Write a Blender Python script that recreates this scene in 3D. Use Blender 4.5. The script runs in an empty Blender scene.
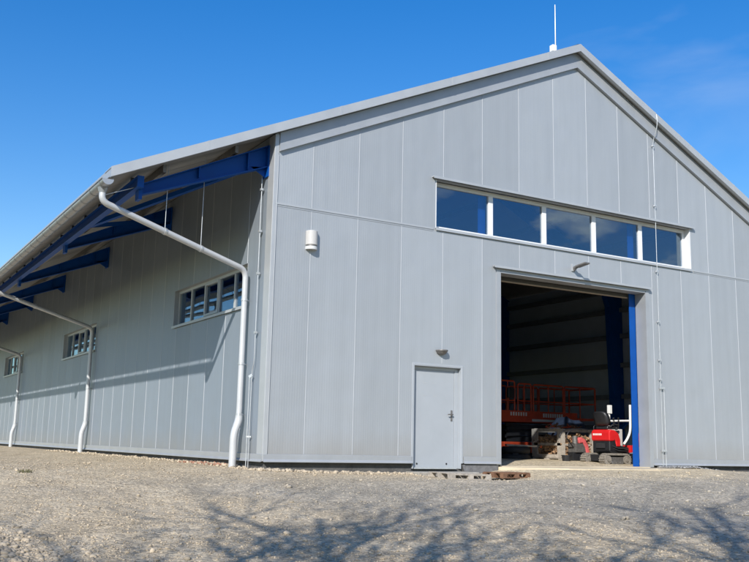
import bpy, math, random
import numpy as np
from mathutils import Vector, Matrix, noise as mnoise

random.seed(7); rng = np.random.default_rng(11)
scene = bpy.context.scene
C = scene.collection
V = Vector

# ------------------------------------------------------------------ helpers
class MB:
    """collects polygons, then links them as one mesh object"""
    def __init__(s): s.v = []; s.f = []; s.m = []; s.s = []
    def add(s, vs, fs, mi=0, smooth=False):
        b = len(s.v); s.v += [tuple(v) for v in vs]
        for f in fs:
            s.f.append(tuple(b + i for i in f)); s.m.append(mi); s.s.append(smooth)
    def box(s, x0, x1, y0, y1, z0, z1, mi=0, M=None):
        vs = [V((x, y, z)) for z in (z0, z1) for y in (y0, y1) for x in (x0, x1)]
        if M is not None: vs = [M @ v for v in vs]
        s.add(vs, [(0,2,3,1),(4,5,7,6),(0,1,5,4),(2,6,7,3),(0,4,6,2),(1,3,7,5)], mi)
    def bar(s, a, b, w, h, mi=0, up=(0,0,1)):
        """rectangular bar from a to b: w sideways, h along up"""
        a = V(a); b = V(b); d = (b-a).normalized(); u = V(up)
        sd = d.cross(u)
        if sd.length < 1e-5: sd = d.cross(V((1,0,0)))
        sd.normalize(); u = sd.cross(d).normalized()
        vs = []
        for p in (a, b):
            for i, j in ((-1,-1),(1,-1),(1,1),(-1,1)): vs.append(p + sd*(w/2*i) + u*(h/2*j))
        s.add(vs, [(3,2,1,0),(4,5,6,7),(0,1,5,4),(1,2,6,5),(2,3,7,6),(3,0,4,7)], mi)
    def tube(s, pts, r, n=10, mi=0, cap=True, smooth=True):
        pts = [V(p) for p in pts]; k = len(pts)
        rs = r if isinstance(r, (list, tuple)) else [r]*k
        vs = []; ref = None
        for i, p in enumerate(pts):
            d = (pts[min(i+1,k-1)] - pts[max(i-1,0)]).normalized()
            if ref is None:
                ref = d.cross(V((0,0,1)))
                if ref.length < 1e-3: ref = d.cross(V((1,0,0)))
            ref = (ref - d*ref.dot(d)).normalized(); q = d.cross(ref)
            for j in range(n):
                t = 2*math.pi*j/n
                vs.append(p + (ref*math.cos(t) + q*math.sin(t))*rs[i])
        fs = [(i*n+j, i*n+(j+1)%n, (i+1)*n+(j+1)%n, (i+1)*n+j) for i in range(k-1) for j in range(n)]
        s.add(vs, fs, mi, smooth)
        if cap:
            s.add(vs[:n], [tuple(range(n-1,-1,-1))], mi); s.add(vs[-n:], [tuple(range(n))], mi)
    def prism(s, poly, a0, a1, fn, mi=0):
        """polygon (u,v) extruded from a0 to a1; fn(u,v,a)->xyz"""
        n = len(poly)
        vs = [fn(u,v,a0) for u,v in poly] + [fn(u,v,a1) for u,v in poly]
        s.add(vs, [tuple(range(n-1,-1,-1)), tuple(range(n,2*n))] + [(i,(i+1)%n,n+(i+1)%n,n+i) for i in range(n)], mi)
    def build(s, name, mats, parent=None, bevel=0, seg=2, fix=True):
        me = bpy.data.meshes.new(name); me.from_pydata(s.v, [], s.f)
        if not isinstance(mats, (list, tuple)): mats = [mats]
        for m in mats: me.materials.append(m)
        me.polygons.foreach_set('material_index', s.m); me.polygons.foreach_set('use_smooth', s.s)
        if fix:
            import bmesh
            bm = bmesh.new(); bm.from_mesh(me)
            bmesh.ops.recalc_face_normals(bm, faces=bm.faces); bm.to_mesh(me); bm.free()
        o = bpy.data.objects.new(name, me); C.objects.link(o); o.parent = parent
        if bevel:
            b = o.modifiers.new('bevel', 'BEVEL'); b.width = bevel; b.segments = seg; b.limit_method = 'ANGLE'
        return o

def empty(name, loc=(0,0,0), rz=0):
    o = bpy.data.objects.new(name, None); o.empty_display_size = .3
    C.objects.link(o); o.location = loc; o.rotation_euler.z = rz; return o
def tag(o, label=None, cat=None, group=None, kind=None):
    if label: o['label'] = label
    if cat: o['category'] = cat
    if group: o['group'] = group
    if kind: o['kind'] = kind
    return o
def kids(o): return [c for c in bpy.data.objects if c.parent == o]
def copy_tree(o, parent=None):
    c = o.copy(); C.objects.link(c); c.parent = parent
    for ch in kids(o): copy_tree(ch, c)
    return c
def arc(c, r, a0, a1, n, fn):
    return [fn(c[0] + r*math.cos(a0+(a1-a0)*i/n), c[1] + r*math.sin(a0+(a1-a0)*i/n)) for i in range(n+1)]

# ------------------------------------------------------------------ materials
def nodes(name):
    m = bpy.data.materials.new(name); m.use_nodes = True
    nt = m.node_tree; return m, nt, nt.nodes, nt.links, nt.nodes['Principled BSDF']
def mat(name, col, rough=.5, metal=0, var=.12, scale=6, bump=0, bscale=40, spec=.5):
    """plain surface with a little mottling, roughness variation and optional bump"""
    m, nt, N, L, P = nodes(name)
    tc = N.new('ShaderNodeTexCoord'); nz = N.new('ShaderNodeTexNoise')
    nz.inputs['Scale'].default_value = scale; nz.inputs['Detail'].default_value = 6; nz.inputs['Roughness'].default_value = .65
    L.new(tc.outputs['Object'], nz.inputs['Vector'])
    cr = N.new('ShaderNodeValToRGB')
    cr.color_ramp.elements[0].position = .3; cr.color_ramp.elements[1].position = .72
    cr.color_ramp.elements[0].color = tuple(max(0, c*(1-var)) for c in col) + (1,)
    cr.color_ramp.elements[1].color = tuple(c*(1+var) for c in col) + (1,)
    L.new(nz.outputs['Fac'], cr.inputs['Fac']); L.new(cr.outputs['Color'], P.inputs['Base Color'])
    mr = N.new('ShaderNodeMapRange'); mr.inputs['To Min'].default_value = max(.03, rough-.08); mr.inputs['To Max'].default_value = min(1, rough+.1)
    L.new(nz.outputs['Fac'], mr.inputs['Value']); L.new(mr.outputs['Result'], P.inputs['Roughness'])
    P.inputs['Metallic'].default_value = metal; P.inputs['Specular IOR Level'].default_value = spec
    if bump:
        n2 = N.new('ShaderNodeTexNoise'); n2.inputs['Scale'].default_value = bscale; n2.inputs['Detail'].default_value = 4
        L.new(tc.outputs['Object'], n2.inputs['Vector'])
        b = N.new('ShaderNodeBump'); b.inputs['Strength'].default_value = bump; b.inputs['Distance'].default_value = .02
        L.new(n2.outputs['Fac'], b.inputs['Height']); L.new(b.outputs['Normal'], P.inputs['Normal'])
    return m
def panel_mat(name, axis, off, col, rib=.05, metal=.35, rough=.5, depth=.0006):
    """sandwich panel sheet: fine vertical micro ribs, each panel a shade of its own, faint dirt"""
    m, nt, N, L, P = nodes(name)
    tc = N.new('ShaderNodeTexCoord'); sp = N.new('ShaderNodeSeparateXYZ'); L.new(tc.outputs['Object'], sp.inputs[0])
    a = sp.outputs[axis]
    def math_(op, x, y=None):
        n = N.new('ShaderNodeMath'); n.operation = op
        if hasattr(x, 'node'): L.new(x, n.inputs[0])
        else: n.inputs[0].default_value = x
        if y is not None:
            if hasattr(y, 'node'): L.new(y, n.inputs[1])
            else: n.inputs[1].default_value = y
        return n.outputs[0]
    fl = math_('FLOOR', math_('SUBTRACT', a, off))
    gz = math_('GREATER_THAN', sp.outputs[2], 4.66)
    wn = N.new('ShaderNodeTexWhiteNoise'); wn.noise_dimensions = '1D'
    L.new(math_('ADD', fl, math_('MULTIPLY', gz, 37.3)), wn.inputs['W'])
    nz = N.new('ShaderNodeTexNoise'); nz.inputs['Scale'].default_value = 1.1; nz.inputs['Detail'].default_value = 7; nz.inputs['Roughness'].default_value = .7
    mp = N.new('ShaderNodeMapping'); mp.inputs['Scale'].default_value = (1.6,1.6,.35)
    L.new(tc.outputs['Object'], mp.inputs[0]); L.new(mp.outputs[0], nz.inputs['Vector'])
    k = math_('ADD', math_('MULTIPLY', math_('SUBTRACT', wn.outputs['Value'], .5), .10), math_('MULTIPLY', math_('SUBTRACT', nz.outputs['Fac'], .5), .16))
    # rain streaks
    mps = N.new('ShaderNodeMapping'); mps.inputs['Scale'].default_value = (7,7,.22); L.new(tc.outputs['Object'], mps.inputs[0])
    ns_ = N.new('ShaderNodeTexNoise'); ns_.inputs['Scale'].default_value = 1.0; ns_.inputs['Detail'].default_value = 5; L.new(mps.outputs[0], ns_.inputs['Vector'])
    k = math_('ADD', k, math_('MULTIPLY', math_('SUBTRACT', ns_.outputs['Fac'], .5), .12))
    # splashed dirt low on the wall, ragged upper limit
    sm = N.new('ShaderNodeMapRange'); sm.inputs['From Min'].default_value = .85; sm.inputs['From Max'].default_value = .0
    sm.inputs['To Min'].default_value = 0; sm.inputs['To Max'].default_value = .6
    L.new(math_('ADD', sp.outputs[2], math_('MULTIPLY', nz.outputs['Fac'], .5)), sm.inputs['Value'])
    mx = N.new('ShaderNodeMix'); mx.data_type = 'RGBA'; mx.blend_type = 'MULTIPLY'; mx.inputs[0].default_value = 1
    mx.inputs[6].default_value = col + (1,)
    g = N.new('ShaderNodeCombineColor'); kk = math_('ADD', k, 1.0)
    for i in range(3): L.new(kk, g.inputs[i])
    L.new(g.outputs[0], mx.inputs[7])
    mx2 = N.new('ShaderNodeMix'); mx2.data_type = 'RGBA'; mx2.inputs[7].default_value = (.36,.32,.27,1)
    L.new(sm.outputs['Result'], mx2.inputs[0]); L.new(mx.outputs[2], mx2.inputs[6])
    L.new(mx2.outputs[2], P.inputs['Base Color'])
    P.inputs['Metallic'].default_value = metal
    L.new(math_('ADD', math_('MULTIPLY', nz.outputs['Fac'], .15), rough-.07), P.inputs['Roughness'])
    # ribs
    ph = math_('MULTIPLY', a, 2*math.pi/rib)
    h = math_('POWER', math_('ADD', math_('MULTIPLY', math_('SINE', ph), .5), .5), 3.0)
    # slight oil canning of the sheet
    oc = N.new('ShaderNodeTexNoise'); oc.inputs['Scale'].default_value = 1.7; oc.inputs['Detail'].default_value = 1
    L.new(tc.outputs['Object'], oc.inputs['Vector'])
    hh = math_('ADD', math_('MULTIPLY', h, depth), math_('MULTIPLY', oc.outputs['Fac'], .015))
    b = N.new('ShaderNodeBump'); b.inputs['Strength'].default_value = 1; b.inputs['Distance'].default_value = 1
    L.new(hh, b.inputs['Height']); L.new(b.outputs['Normal'], P.inputs['Normal'])
    return m
def glass_mat(name, tint=(.75,.85,.9)):
    m, nt, N, L, P = nodes(name); N.remove(P)
    out = N['Material Output']
    tr = N.new('ShaderNodeBsdfTransparent'); tr.inputs[0].default_value = tint + (1,)
    gl = N.new('ShaderNodeBsdfGlossy'); gl.inputs['Roughness'].default_value = .01; gl.inputs['Color'].default_value = (.6,.8,1,1)
    tc = N.new('ShaderNodeTexCoord'); nz = N.new('ShaderNodeTexNoise'); nz.inputs['Scale'].default_value = .8; nz.inputs['Detail'].default_value = 1
    L.new(tc.outputs['Object'], nz.inputs['Vector'])
    bp = N.new('ShaderNodeBump'); bp.inputs['Distance'].default_value = .003; L.new(nz.outputs['Fac'], bp.inputs['Height']); L.new(bp.outputs[0], gl.inputs['Normal'])
    ge = N.new('ShaderNodeNewGeometry'); dt = N.new('ShaderNodeVectorMath'); dt.operation = 'DOT_PRODUCT'
    L.new(ge.outputs['Incoming'], dt.inputs[0]); L.new(ge.outputs['Normal'], dt.inputs[1])
    def mt(op, x, y):
        n = N.new('ShaderNodeMath'); n.operation = op
        for i_, q in enumerate((x, y)):
            if q is None: continue
            if hasattr(q, 'node'): L.new(q, n.inputs[i_])
            else: n.inputs[i_].default_value = q
        return n.outputs[0]
    c1 = mt('SUBTRACT', 1.0, mt('ABSOLUTE', dt.outputs['Value'], None))
    fr = mt('ADD', mt('MULTIPLY', mt('POWER', c1, 5.0), .86), .14)
    mx = N.new('ShaderNodeMixShader'); L.new(fr, mx.inputs[0]); L.new(tr.outputs[0], mx.inputs[1]); L.new(gl.outputs[0], mx.inputs[2])
    L.new(mx.outputs[0], out.inputs['Surface']); return m

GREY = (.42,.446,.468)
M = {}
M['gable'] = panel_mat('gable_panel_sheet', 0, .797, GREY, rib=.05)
M['side'] = panel_mat('side_panel_sheet', 1, .094, (.288,.332,.382), rib=.05)  # same sheet as the gable; this side's dimmer, bluer light is in the colour
M['inner'] = mat('inner_panel_sheet', (.44,.51,.61), .6, 0, .06, 1.5)
M['seam'] = mat('panel_seam', (.44,.465,.49), .45, .1, .06, 3)
M['flash'] = mat('grey_flashing', (.40,.42,.44), .42, .3, .07, 2)
M['flash_l'] = mat('pale_flashing', (.47,.49,.505), .42, .3, .06, 2)
M['roofu'] = mat('roof_underside', (.33,.33,.32), .55, .1, .12, 1.2)
M['roof'] = mat('roof_sheet', (.42,.44,.46), .45, .3, .08, 1.5)
M['blue'] = mat('blue_painted_steel', (.002,.072,.33), .5, 0, .12, 3, spec=.25)
M['pipe'] = mat('pipe_coated_steel', (.58,.595,.61), .36, .2, .05, 4)
M['gutter'] = mat('gutter_zinc', (.42,.44,.46), .36, .5, .10, 3)
M['galv'] = mat('galvanised_steel', (.62,.64,.65), .4, .6, .1, 12)
M['white'] = mat('white_frame', (.78,.79,.80), .4, 0, .04, 4)
M['door'] = mat('door_paint', (.40,.43,.46), .42, .1, .04, 2)
M['dark'] = mat('dark_rubber', (.025,.025,.028), .7, 0, .25, 14)
M['black'] = mat('black_plastic', (.018,.019,.022), .45, 0, .2, 9)
M['concrete'] = mat('plinth_concrete', (.10,.098,.095), .9, 0, .3, 5, .5, 25)
M['slab'] = mat('floor_concrete', (.56,.48,.35), .85, 0, .2, 1.4, .2, 30)
M['girt'] = mat('dark_galvanised_girt', (.16,.185,.23), .6, 0, .15, 4)
M['red'] = mat('red_machine_paint', (.62,.018,.02), .33, 0, .1, 5)
M['orange'] = mat('orange_red_paint', (.42,.05,.018), .45, 0, .2, 5)
M['pink'] = mat('faded_red_plastic', (.66,.12,.12), .5, 0, .25, 9)
M['offwhite'] = mat('white_machine_paint', (.80,.80,.78), .4, 0, .06, 8)
M['track'] = mat('dusty_track', (.24,.215,.18), .9, 0, .4, 18, .6, 40)
M['steel'] = mat('dull_steel', (.22,.21,.20), .5, .6, .3, 15)
M['greywood'] = mat('weathered_wood', (.40,.36,.31), .85, 0, .3, 8, .5, 40)
M['brownwood'] = mat('reddish_brown_wood', (.20,.105,.06), .85, 0, .35, 9, .5, 40)
M['log'] = mat('firewood', (.33,.20,.11), .85, 0, .5, 12, .5, 40)
M['tarp'] = mat('blue_grey_tarp', (.03,.045,.08), .6, 0, .3, 6, .5, 9)
M['bark'] = mat('tree_bark', (.10,.08,.06), .9, 0, .3, 9, .6, 30)
M['glass'] = glass_mat('window_glass', (.84,.88,.92))
M['lens'] = mat('lamp_lens', (.62,.63,.62), .25, 0, .04, 5)
M['lampgrey'] = mat('lamp_shell', (.54,.53,.51), .45, 0, .05, 8)

# ------------------------------------------------------------------ camera (solved from the photograph)
YAW, PITCH, ROLL, F = .532414, .173738, .0216098, 921.2355
CAM = V((-6.71246, -15.12019, .35917))
cy_, sy_, cp_, sp_ = math.cos(YAW), math.sin(YAW), math.cos(PITCH), math.sin(PITCH)
f_ = V((sy_*cp_, cy_*cp_, sp_)); r_ = V((cy_, -sy_, 0)); u_ = r_.cross(f_)
r2 = r_*math.cos(ROLL) + u_*math.sin(ROLL); u2 = -r_*math.sin(ROLL) + u_*math.cos(ROLL)
cd = bpy.data.cameras.new('camera'); cam = bpy.data.objects.new('camera', cd); C.objects.link(cam)
cam.matrix_world = Matrix(((r2.x,u2.x,-f_.x,CAM.x),(r2.y,u2.y,-f_.y,CAM.y),(r2.z,u2.z,-f_.z,CAM.z),(0,0,0,1)))
cd.sensor_width = 36; cd.lens = F/749*36; cd.clip_end = 3000; cd.clip_start = .05
scene.camera = cam

# ------------------------------------------------------------------ light
SD = V((1, .95, -.88)).normalized()            # the way the sunlight travels
sl = bpy.data.lights.new('sun', 'SUN'); sl.energy = 5.0; sl.angle = math.radians(.53); sl.color = (1, .955, .89)
so = bpy.data.objects.new('sun', sl); C.objects.link(so); so.rotation_euler = SD.to_track_quat('-Z', 'Y').to_euler(); so.location = (-20,-20,30)
w = bpy.data.worlds.new('World'); scene.world = w; w.use_nodes = True
N = w.node_tree.nodes; L = w.node_tree.links; bg = N['Background']
sky = N.new('ShaderNodeTexSky'); sky.sky_type = 'NISHITA'; sky.sun_disc = False
sky.sun_elevation = math.asin(-SD.z); sky.sun_rotation = math.atan2(-SD.x, -SD.y)
sky.altitude = 0; sky.air_density = 1.15; sky.dust_density = .1; sky.ozone_density = 2.0
hs = N.new('ShaderNodeHueSaturation'); hs.inputs['Saturation'].default_value = 1.6; hs.inputs['Value'].default_value = 1.3; hs.inputs['Hue'].default_value = .514
gm = N.new('ShaderNodeGamma'); gm.inputs[1].default_value = .88; L.new(sky.outputs[0], gm.inputs[0]); L.new(gm.outputs[0], hs.inputs['Color'])
# a few fair-weather clouds, low in the sky away to the south-east
tc = N.new('ShaderNodeTexCoord'); mp = N.new('ShaderNodeMapping'); mp.inputs['Scale'].default_value = (4,4,9)
L.new(tc.outputs['Generated'], mp.inputs[0])
cn = N.new('ShaderNodeTexNoise'); cn.inputs['Scale'].default_value = 1.5; cn.inputs['Detail'].default_value = 8; cn.inputs['Roughness'].default_value = .6
L.new(mp.outputs[0], cn.inputs['Vector'])
cr = N.new('ShaderNodeValToRGB'); cr.color_ramp.elements[0].position = .50; cr.color_ramp.elements[1].position = .64
L.new(cn.outputs['Fac'], cr.inputs['Fac'])
dp = N.new('ShaderNodeVectorMath'); dp.operation = 'DOT_PRODUCT'; dp.inputs[1].default_value = (.35,-.93,0)
L.new(tc.outputs['Generated'], dp.inputs[0])
mr = N.new('ShaderNodeMapRange'); mr.inputs['From Min'].default_value = .1; mr.inputs['From Max'].default_value = .45
L.new(dp.outputs['Value'], mr.inputs['Value'])
mu = N.new('ShaderNodeMath'); mu.operation = 'MULTIPLY'; L.new(mr.outputs[0], mu.inputs[0]); L.new(cr.outputs[0], mu.inputs[1])
mx = N.new('ShaderNodeMix'); mx.data_type = 'RGBA'; mx.inputs[7].default_value = (8.0,7.7,7.3,1)
L.new(mu.outputs[0], mx.inputs[0]); L.new(hs.outputs[0], mx.inputs[6]); 
# one faint wisp of high cloud
wn_ = N.new('ShaderNodeTexNoise'); wn_.inputs['Scale'].default_value = 3.2; wn_.inputs['Detail'].default_value = 7; wn_.inputs['Distortion'].default_value = .6
wm_ = N.new('ShaderNodeMapping'); wm_.inputs['Scale'].default_value = (1,1,3.2); wm_.inputs['Rotation'].default_value = (.3,.2,0)
L.new(tc.outputs['Generated'], wm_.inputs[0]); L.new(wm_.outputs[0], wn_.inputs['Vector'])
wr_ = N.new('ShaderNodeMapRange'); wr_.inputs['From Min'].default_value = .5; wr_.inputs['From Max'].default_value = .78; wr_.inputs['To Max'].default_value = .16
L.new(wn_.outputs['Fac'], wr_.inputs['Value'])
wx_ = N.new('ShaderNodeMix'); wx_.data_type = 'RGBA'; wx_.inputs[7].default_value = (6.2,6.4,6.6,1)
wd_ = N.new('ShaderNodeVectorMath'); wd_.operation = 'DOT_PRODUCT'; wd_.inputs[1].default_value = tuple((f_ + .36*r_ + .20*u_).normalized())
L.new(tc.outputs['Generated'], wd_.inputs[0])
wk_ = N.new('ShaderNodeMapRange'); wk_.inputs['From Min'].default_value = .955; wk_.inputs['From Max'].default_value = 1.0; L.new(wd_.outputs['Value'], wk_.inputs['Value'])
wm2 = N.new('ShaderNodeMath'); wm2.operation = 'MULTIPLY'; L.new(wk_.outputs[0], wm2.inputs[0]); L.new(wr_.outputs[0], wm2.inputs[1])
L.new(wm2.outputs[0], wx_.inputs[0]); L.new(mx.outputs[2], wx_.inputs[6]); L.new(wx_.outputs[2], bg.inputs['Color'])
bg.inputs['Strength'].default_value = .14

# ------------------------------------------------------------------ ground
S0 = V((.5076, .8616, 0)); R0 = V((.8616, -.5076, 0))
def sig(t): return 1/(1+math.exp(-max(-30, min(30, t))))
def base_z(x, y):
    s = S0.x*(x-CAM.x) + S0.y*(y-CAM.y)
    t = max(0.0, 16.3 - s)
    z = -.2 - .066*t*min(1, t/2.5) if t < 16.3+3 else -.2-.066*19.3
    z += -.10*math.exp(-((x-4.1)/1.0)**2 - ((y+.9)/1.2)**2)
    z += .05*math.exp(-((x+.2)/1.2)**2 - ((y+.1)/.8)**2)
    if y > 0: z += .10*min(1, y/1.5)*sig((x+1.6)*2.2)
    z += .125*sig((x-5.0)*3)*math.exp(-(min(0, y)/3.2)**2)*(1 if x < 10.6 else math.exp(-((x-10.6)/.9)**2))
    return z
def nz3(x, y, s, o=0): return mnoise.noise(V((x*s+o, y*s-o, o*.37)))
def ground_z(x, y):
    z = base_z(x, y)
    amp = 1 if (x < -.15 or y < -.15) else 0
    d = max(.15, min(1, max(-x, -y)*.5))
    z += d*amp*(.05*nz3(x, y, .35, 3.1) + .025*nz3(x, y, 1.1, 9.7) + .014*nz3(x, y, 3.3, 1.3) + .008*nz3(x, y, 8, 5.5))
    # pile of coarse stone at the left, near the camera
    z += .13*math.exp(-((x+5.6)/.55)**2 - ((y+6.3)/1.1)**2)
    # wheel ruts
    return z
def axis_samples(parts):
    out = []
    for a, b, st in parts:
        n = max(1, int(round((b-a)/st))); out += [a + (b-a)*i/n for i in range(n)]
    return out + [parts[-1][1]]
ss = axis_samples([(-500,-60,80),(-60,0,6),(0,7.5,.8),(7.5,13,.055),(13,18,.075),(18,27,.16),(27,60,1.0),(60,900,60)])
ls = axis_samples([(-600,-60,60),(-60,-16,4),(-16,-5.5,.4),(-5.5,6,.07),(6,11,.12),(11,60,4),(60,600,60)])
ns, nl = len(ss), len(ls)
verts = np.zeros((ns*nl, 3)); gfac = np.zeros(ns*nl); sfac = np.zeros(ns*nl); tfac = np.zeros(ns*nl)
def sig(t): return 1/(1+math.exp(-max(-30, min(30, t))))
def zones(x, y):
    w1 = 1.2*nz3(x, y, .42, 2.2) + .8*nz3(x, y, 1.3, 6.6)
    grey = sig((x + .55*y + 3.2 + 1.5*w1)*1.3) * sig((-y - 1.7 + .6*w1)*2.0)
    sand = sig((x-4.6+.5*w1)*2)*sig((y+3.2-1.3*w1)*1.6)*.95
    return max(0, min(1, grey*.9)), max(0, min(1, sand))
k = 0
for s in ss:
    for l in ls:
        x = CAM.x + S0.x*s + R0.x*l; y = CAM.y + S0.y*s + R0.y*l
        verts[k] = (x, y, ground_z(x, y))
        gfac[k], sfac[k] = zones(x, y)
        # ground out of view, made dark to cut the light bounced onto the walls
        tfac[k] = max(sig((-8.2 - x + .5*nz3(x, y, .4))*3), sig((-14.0 - y)*1.5 if x < 30 else -9), sig((x-26)*1.0))
        k += 1
i = np.arange(ns-1)[:,None]*nl + np.arange(nl-1)[None,:]
quads = np.stack([i, i+1, i+nl+1, i+nl], -1).reshape(-1, 4)
me = bpy.data.meshes.new('ground')
me.vertices.add(ns*nl); me.vertices.foreach_set('co', verts.ravel())
me.loops.add(quads.size); me.loops.foreach_set('vertex_index', quads.ravel().astype(np.int32))
me.polygons.add(len(quads)); me.polygons.foreach_set('loop_start', np.arange(0, quads.size, 4, dtype=np.int32)); me.polygons.foreach_set('loop_total', np.full(len(quads), 4, np.int32))
me.polygons.foreach_set('use_smooth', np.ones(len(quads), bool)); me.update()
for nm, arr in (('grey', gfac), ('sand', sfac), ('unseen_dark', tfac)):
    at = me.attributes.new(nm, 'FLOAT', 'POINT'); at.data.foreach_set('value', arr)
me.flip_normals() if me.polygons[0].normal.z < 0 else None
ground = bpy.data.objects.new('ground', me); C.objects.link(ground); tag(ground, kind='structure')

def ground_mat():
    m, nt, N, L, P = nodes('gravel_ground')
    tc = N.new('ShaderNodeTexCoord')
    def noise(sc, det=8, ro=.65):
        n = N.new('ShaderNodeTexNoise'); n.inputs['Scale'].default_value = sc; n.inputs['Detail'].default_value = det; n.inputs['Roughness'].default_value = ro
        L.new(tc.outputs['Object'], n.inputs['Vector']); return n.outputs['Fac']
    def ramp(fac, stops):
        c = N.new('ShaderNodeValToRGB'); e = c.color_ramp.elements
        e[0].position, e[0].color = stops[0][0], stops[0][1]+(1,)
        e[1].position, e[1].color = stops[-1][0], stops[-1][1]+(1,)
        for p, cc in stops[1:-1]:
            q = e.new(p); q.color = cc+(1,)
        L.new(fac, c.inputs['Fac']); return c.outputs['Color']
    def mixc(f, a, b, mode='MIX'):
        n = N.new('ShaderNodeMix'); n.data_type = 'RGBA'; n.blend_type = mode
        if hasattr(f, 'node'): L.new(f, n.inputs[0])
        else: n.inputs[0].default_value = f
        L.new(a, n.inputs[6]); L.new(b, n.inputs[7]); return n.outputs[2]
    vo = N.new('ShaderNodeTexVoronoi'); vo.inputs['Scale'].default_value = 26; L.new(tc.outputs['Object'], vo.inputs['Vector'])
    vo2 = N.new('ShaderNodeTexVoronoi'); vo2.inputs['Scale'].default_value = 60; L.new(tc.outputs['Object'], vo2.inputs['Vector'])
    sepv = N.new('ShaderNodeSeparateColor'); L.new(vo.outputs['Color'], sepv.inputs[0])
    sepv2 = N.new('ShaderNodeSeparateColor'); L.new(vo2.outputs['Color'], sepv2.inputs[0])
    beige = ramp(noise(1.1), [(.25,(.37,.30,.20)),(.5,(.52,.43,.30)),(.75,(.63,.535,.385))])
    grey = ramp(noise(.9), [(.25,(.22,.205,.175)),(.5,(.355,.325,.27)),(.72,(.54,.475,.375))])
    sand = ramp(noise(2.7), [(.3,(.50,.41,.275)),(.7,(.68,.585,.42))])
    ag = N.new('ShaderNodeAttribute'); ag.attribute_name = 'grey'; as_ = N.new('ShaderNodeAttribute'); as_.attribute_name = 'sand'
    c = mixc(ag.outputs['Fac'], beige, grey); c = mixc(as_.outputs['Fac'], c, sand)
    peb = ramp(sepv.outputs[0], [(0,(.55,.55,.56)),(.6,(1,1,1)),(1,(1.35,1.33,1.28))])
    peb2 = ramp(sepv2.outputs[1], [(0,(.72,.72,.72)),(1,(1.2,1.2,1.2))])
    c = mixc(.75, c, peb, 'MULTIPLY'); c = mixc(.7, c, peb2, 'MULTIPLY')
    at_ = N.new('ShaderNodeAttribute'); at_.attribute_name = 'unseen_dark'
    c = mixc(at_.outputs['Fac'], c, ramp(noise(1.9), [(.3,(.045,.06,.022)),(.7,(.11,.105,.05))]))
    L.new(c, P.inputs['Base Color']); P.inputs['Roughness'].default_value = .95; P.inputs['Specular IOR Level'].default_value = .2
    def mth(op, a, b):
        n = N.new('ShaderNodeMath'); n.operation = op
        for i_, q in enumerate((a, b)):
            if hasattr(q, 'node'): L.new(q, n.inputs[i_])
            else: n.inputs[i_].default_value = q
        return n.outputs[0]
    h = mth('ADD', mth('MULTIPLY', vo.outputs['Distance'], -.5), mth('MULTIPLY', noise(45, 5), .5))
    h = mth('ADD', h, mth('MULTIPLY', noise(9, 5), .9))
    b = N.new('ShaderNodeBump'); b.inputs['Strength'].default_value = .9; b.inputs['Distance'].default_value = .03
    L.new(h, b.inputs['Height']); L.new(b.outputs[0], P.inputs['Normal'])
    return m
me.materials.append(ground_mat())

# ---- loose stones
import bmesh
def ico_template(sub):
    bm = bmesh.new(); bmesh.ops.create_icosphere(bm, subdivisions=sub, radius=1)
    v = np.array([p.co[:] for p in bm.verts]); f = np.array([[q.index for q in t.verts] for t in bm.faces]); bm.free(); return v, f
def stones(name, pos, size, cols, sub=1, label=None, cat=None, sink=.25):
    n = len(pos); tv, tf = ico_template(sub); nv, nf = len(tv), len(tf)
    q = rng.normal(size=(n,4)); q /= np.linalg.norm(q, axis=1)[:,None]
    a,b,c,d = q.T
    Rm = np.stack([1-2*(c*c+d*d),2*(b*c-a*d),2*(b*d+a*c),2*(b*c+a*d),1-2*(b*b+d*d),2*(c*d-a*b),2*(b*d-a*c),2*(c*d+a*b),1-2*(b*b+c*c)],-1).reshape(n,3,3)
    sc = size[:,None]*rng.uniform(.55,1.15,(n,3)); rad = rng.uniform(.65,1.25,(n,nv,1))
    loc = np.einsum('nij,nvj->nvi', Rm, tv[None]*rad*sc[:,None,:]); loc[:,:,2] *= .75
    P_ = np.array(pos, float); P_[:,2] += size*sink
    vv = (loc + P_[:,None,:]).reshape(-1,3); ff = (tf[None] + (np.arange(n)*nv)[:,None,None]).reshape(-1,3)
    me = bpy.data.meshes.new(name); me.vertices.add(len(vv)); me.vertices.foreach_set('co', vv.ravel())
    me.loops.add(ff.size); me.loops.foreach_set('vertex_index', ff.ravel().astype(np.int32))
    me.polygons.add(len(ff)); me.polygons.foreach_set('loop_start', np.arange(0, ff.size, 3, dtype=np.int32)); me.polygons.foreach_set('loop_total', np.full(len(ff), 3, np.int32)); me.update()
    at = me.attributes.new('tone', 'FLOAT_COLOR', 'POINT')
    cc = np.concatenate([np.repeat(cols, nv, 0), np.ones((n*nv,1))], 1); at.data.foreach_set('color', cc.ravel())
    o = bpy.data.objects.new(name, me); C.objects.link(o); me.materials.append(M['stone'])
    tag(o, label, cat, kind='stuff'); return o
m, nt, N, L, P = nodes('loose_stone')
at = N.new('ShaderNodeAttribute'); at.attribute_name = 'tone'
tcs = N.new('ShaderNodeTexCoord'); sn = N.new('ShaderNodeTexNoise'); sn.inputs['Scale'].default_value = 60; L.new(tcs.outputs['Object'], sn.inputs['Vector'])
mxs = N.new('ShaderNodeMix'); mxs.data_type = 'RGBA'; mxs.blend_type = 'MULTIPLY'; mxs.inputs[0].default_value = .5
L.new(at.outputs['Color'], mxs.inputs[6]); L.new(sn.outputs['Fac'], mxs.inputs[7]); 
mxb = N.new('ShaderNodeMix'); mxb.data_type = 'RGBA'; mxb.blend_type = 'MULTIPLY'; mxb.inputs[0].default_value = 1; mxb.inputs[7].default_value = (1.3,1.3,1.3,1)
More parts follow.
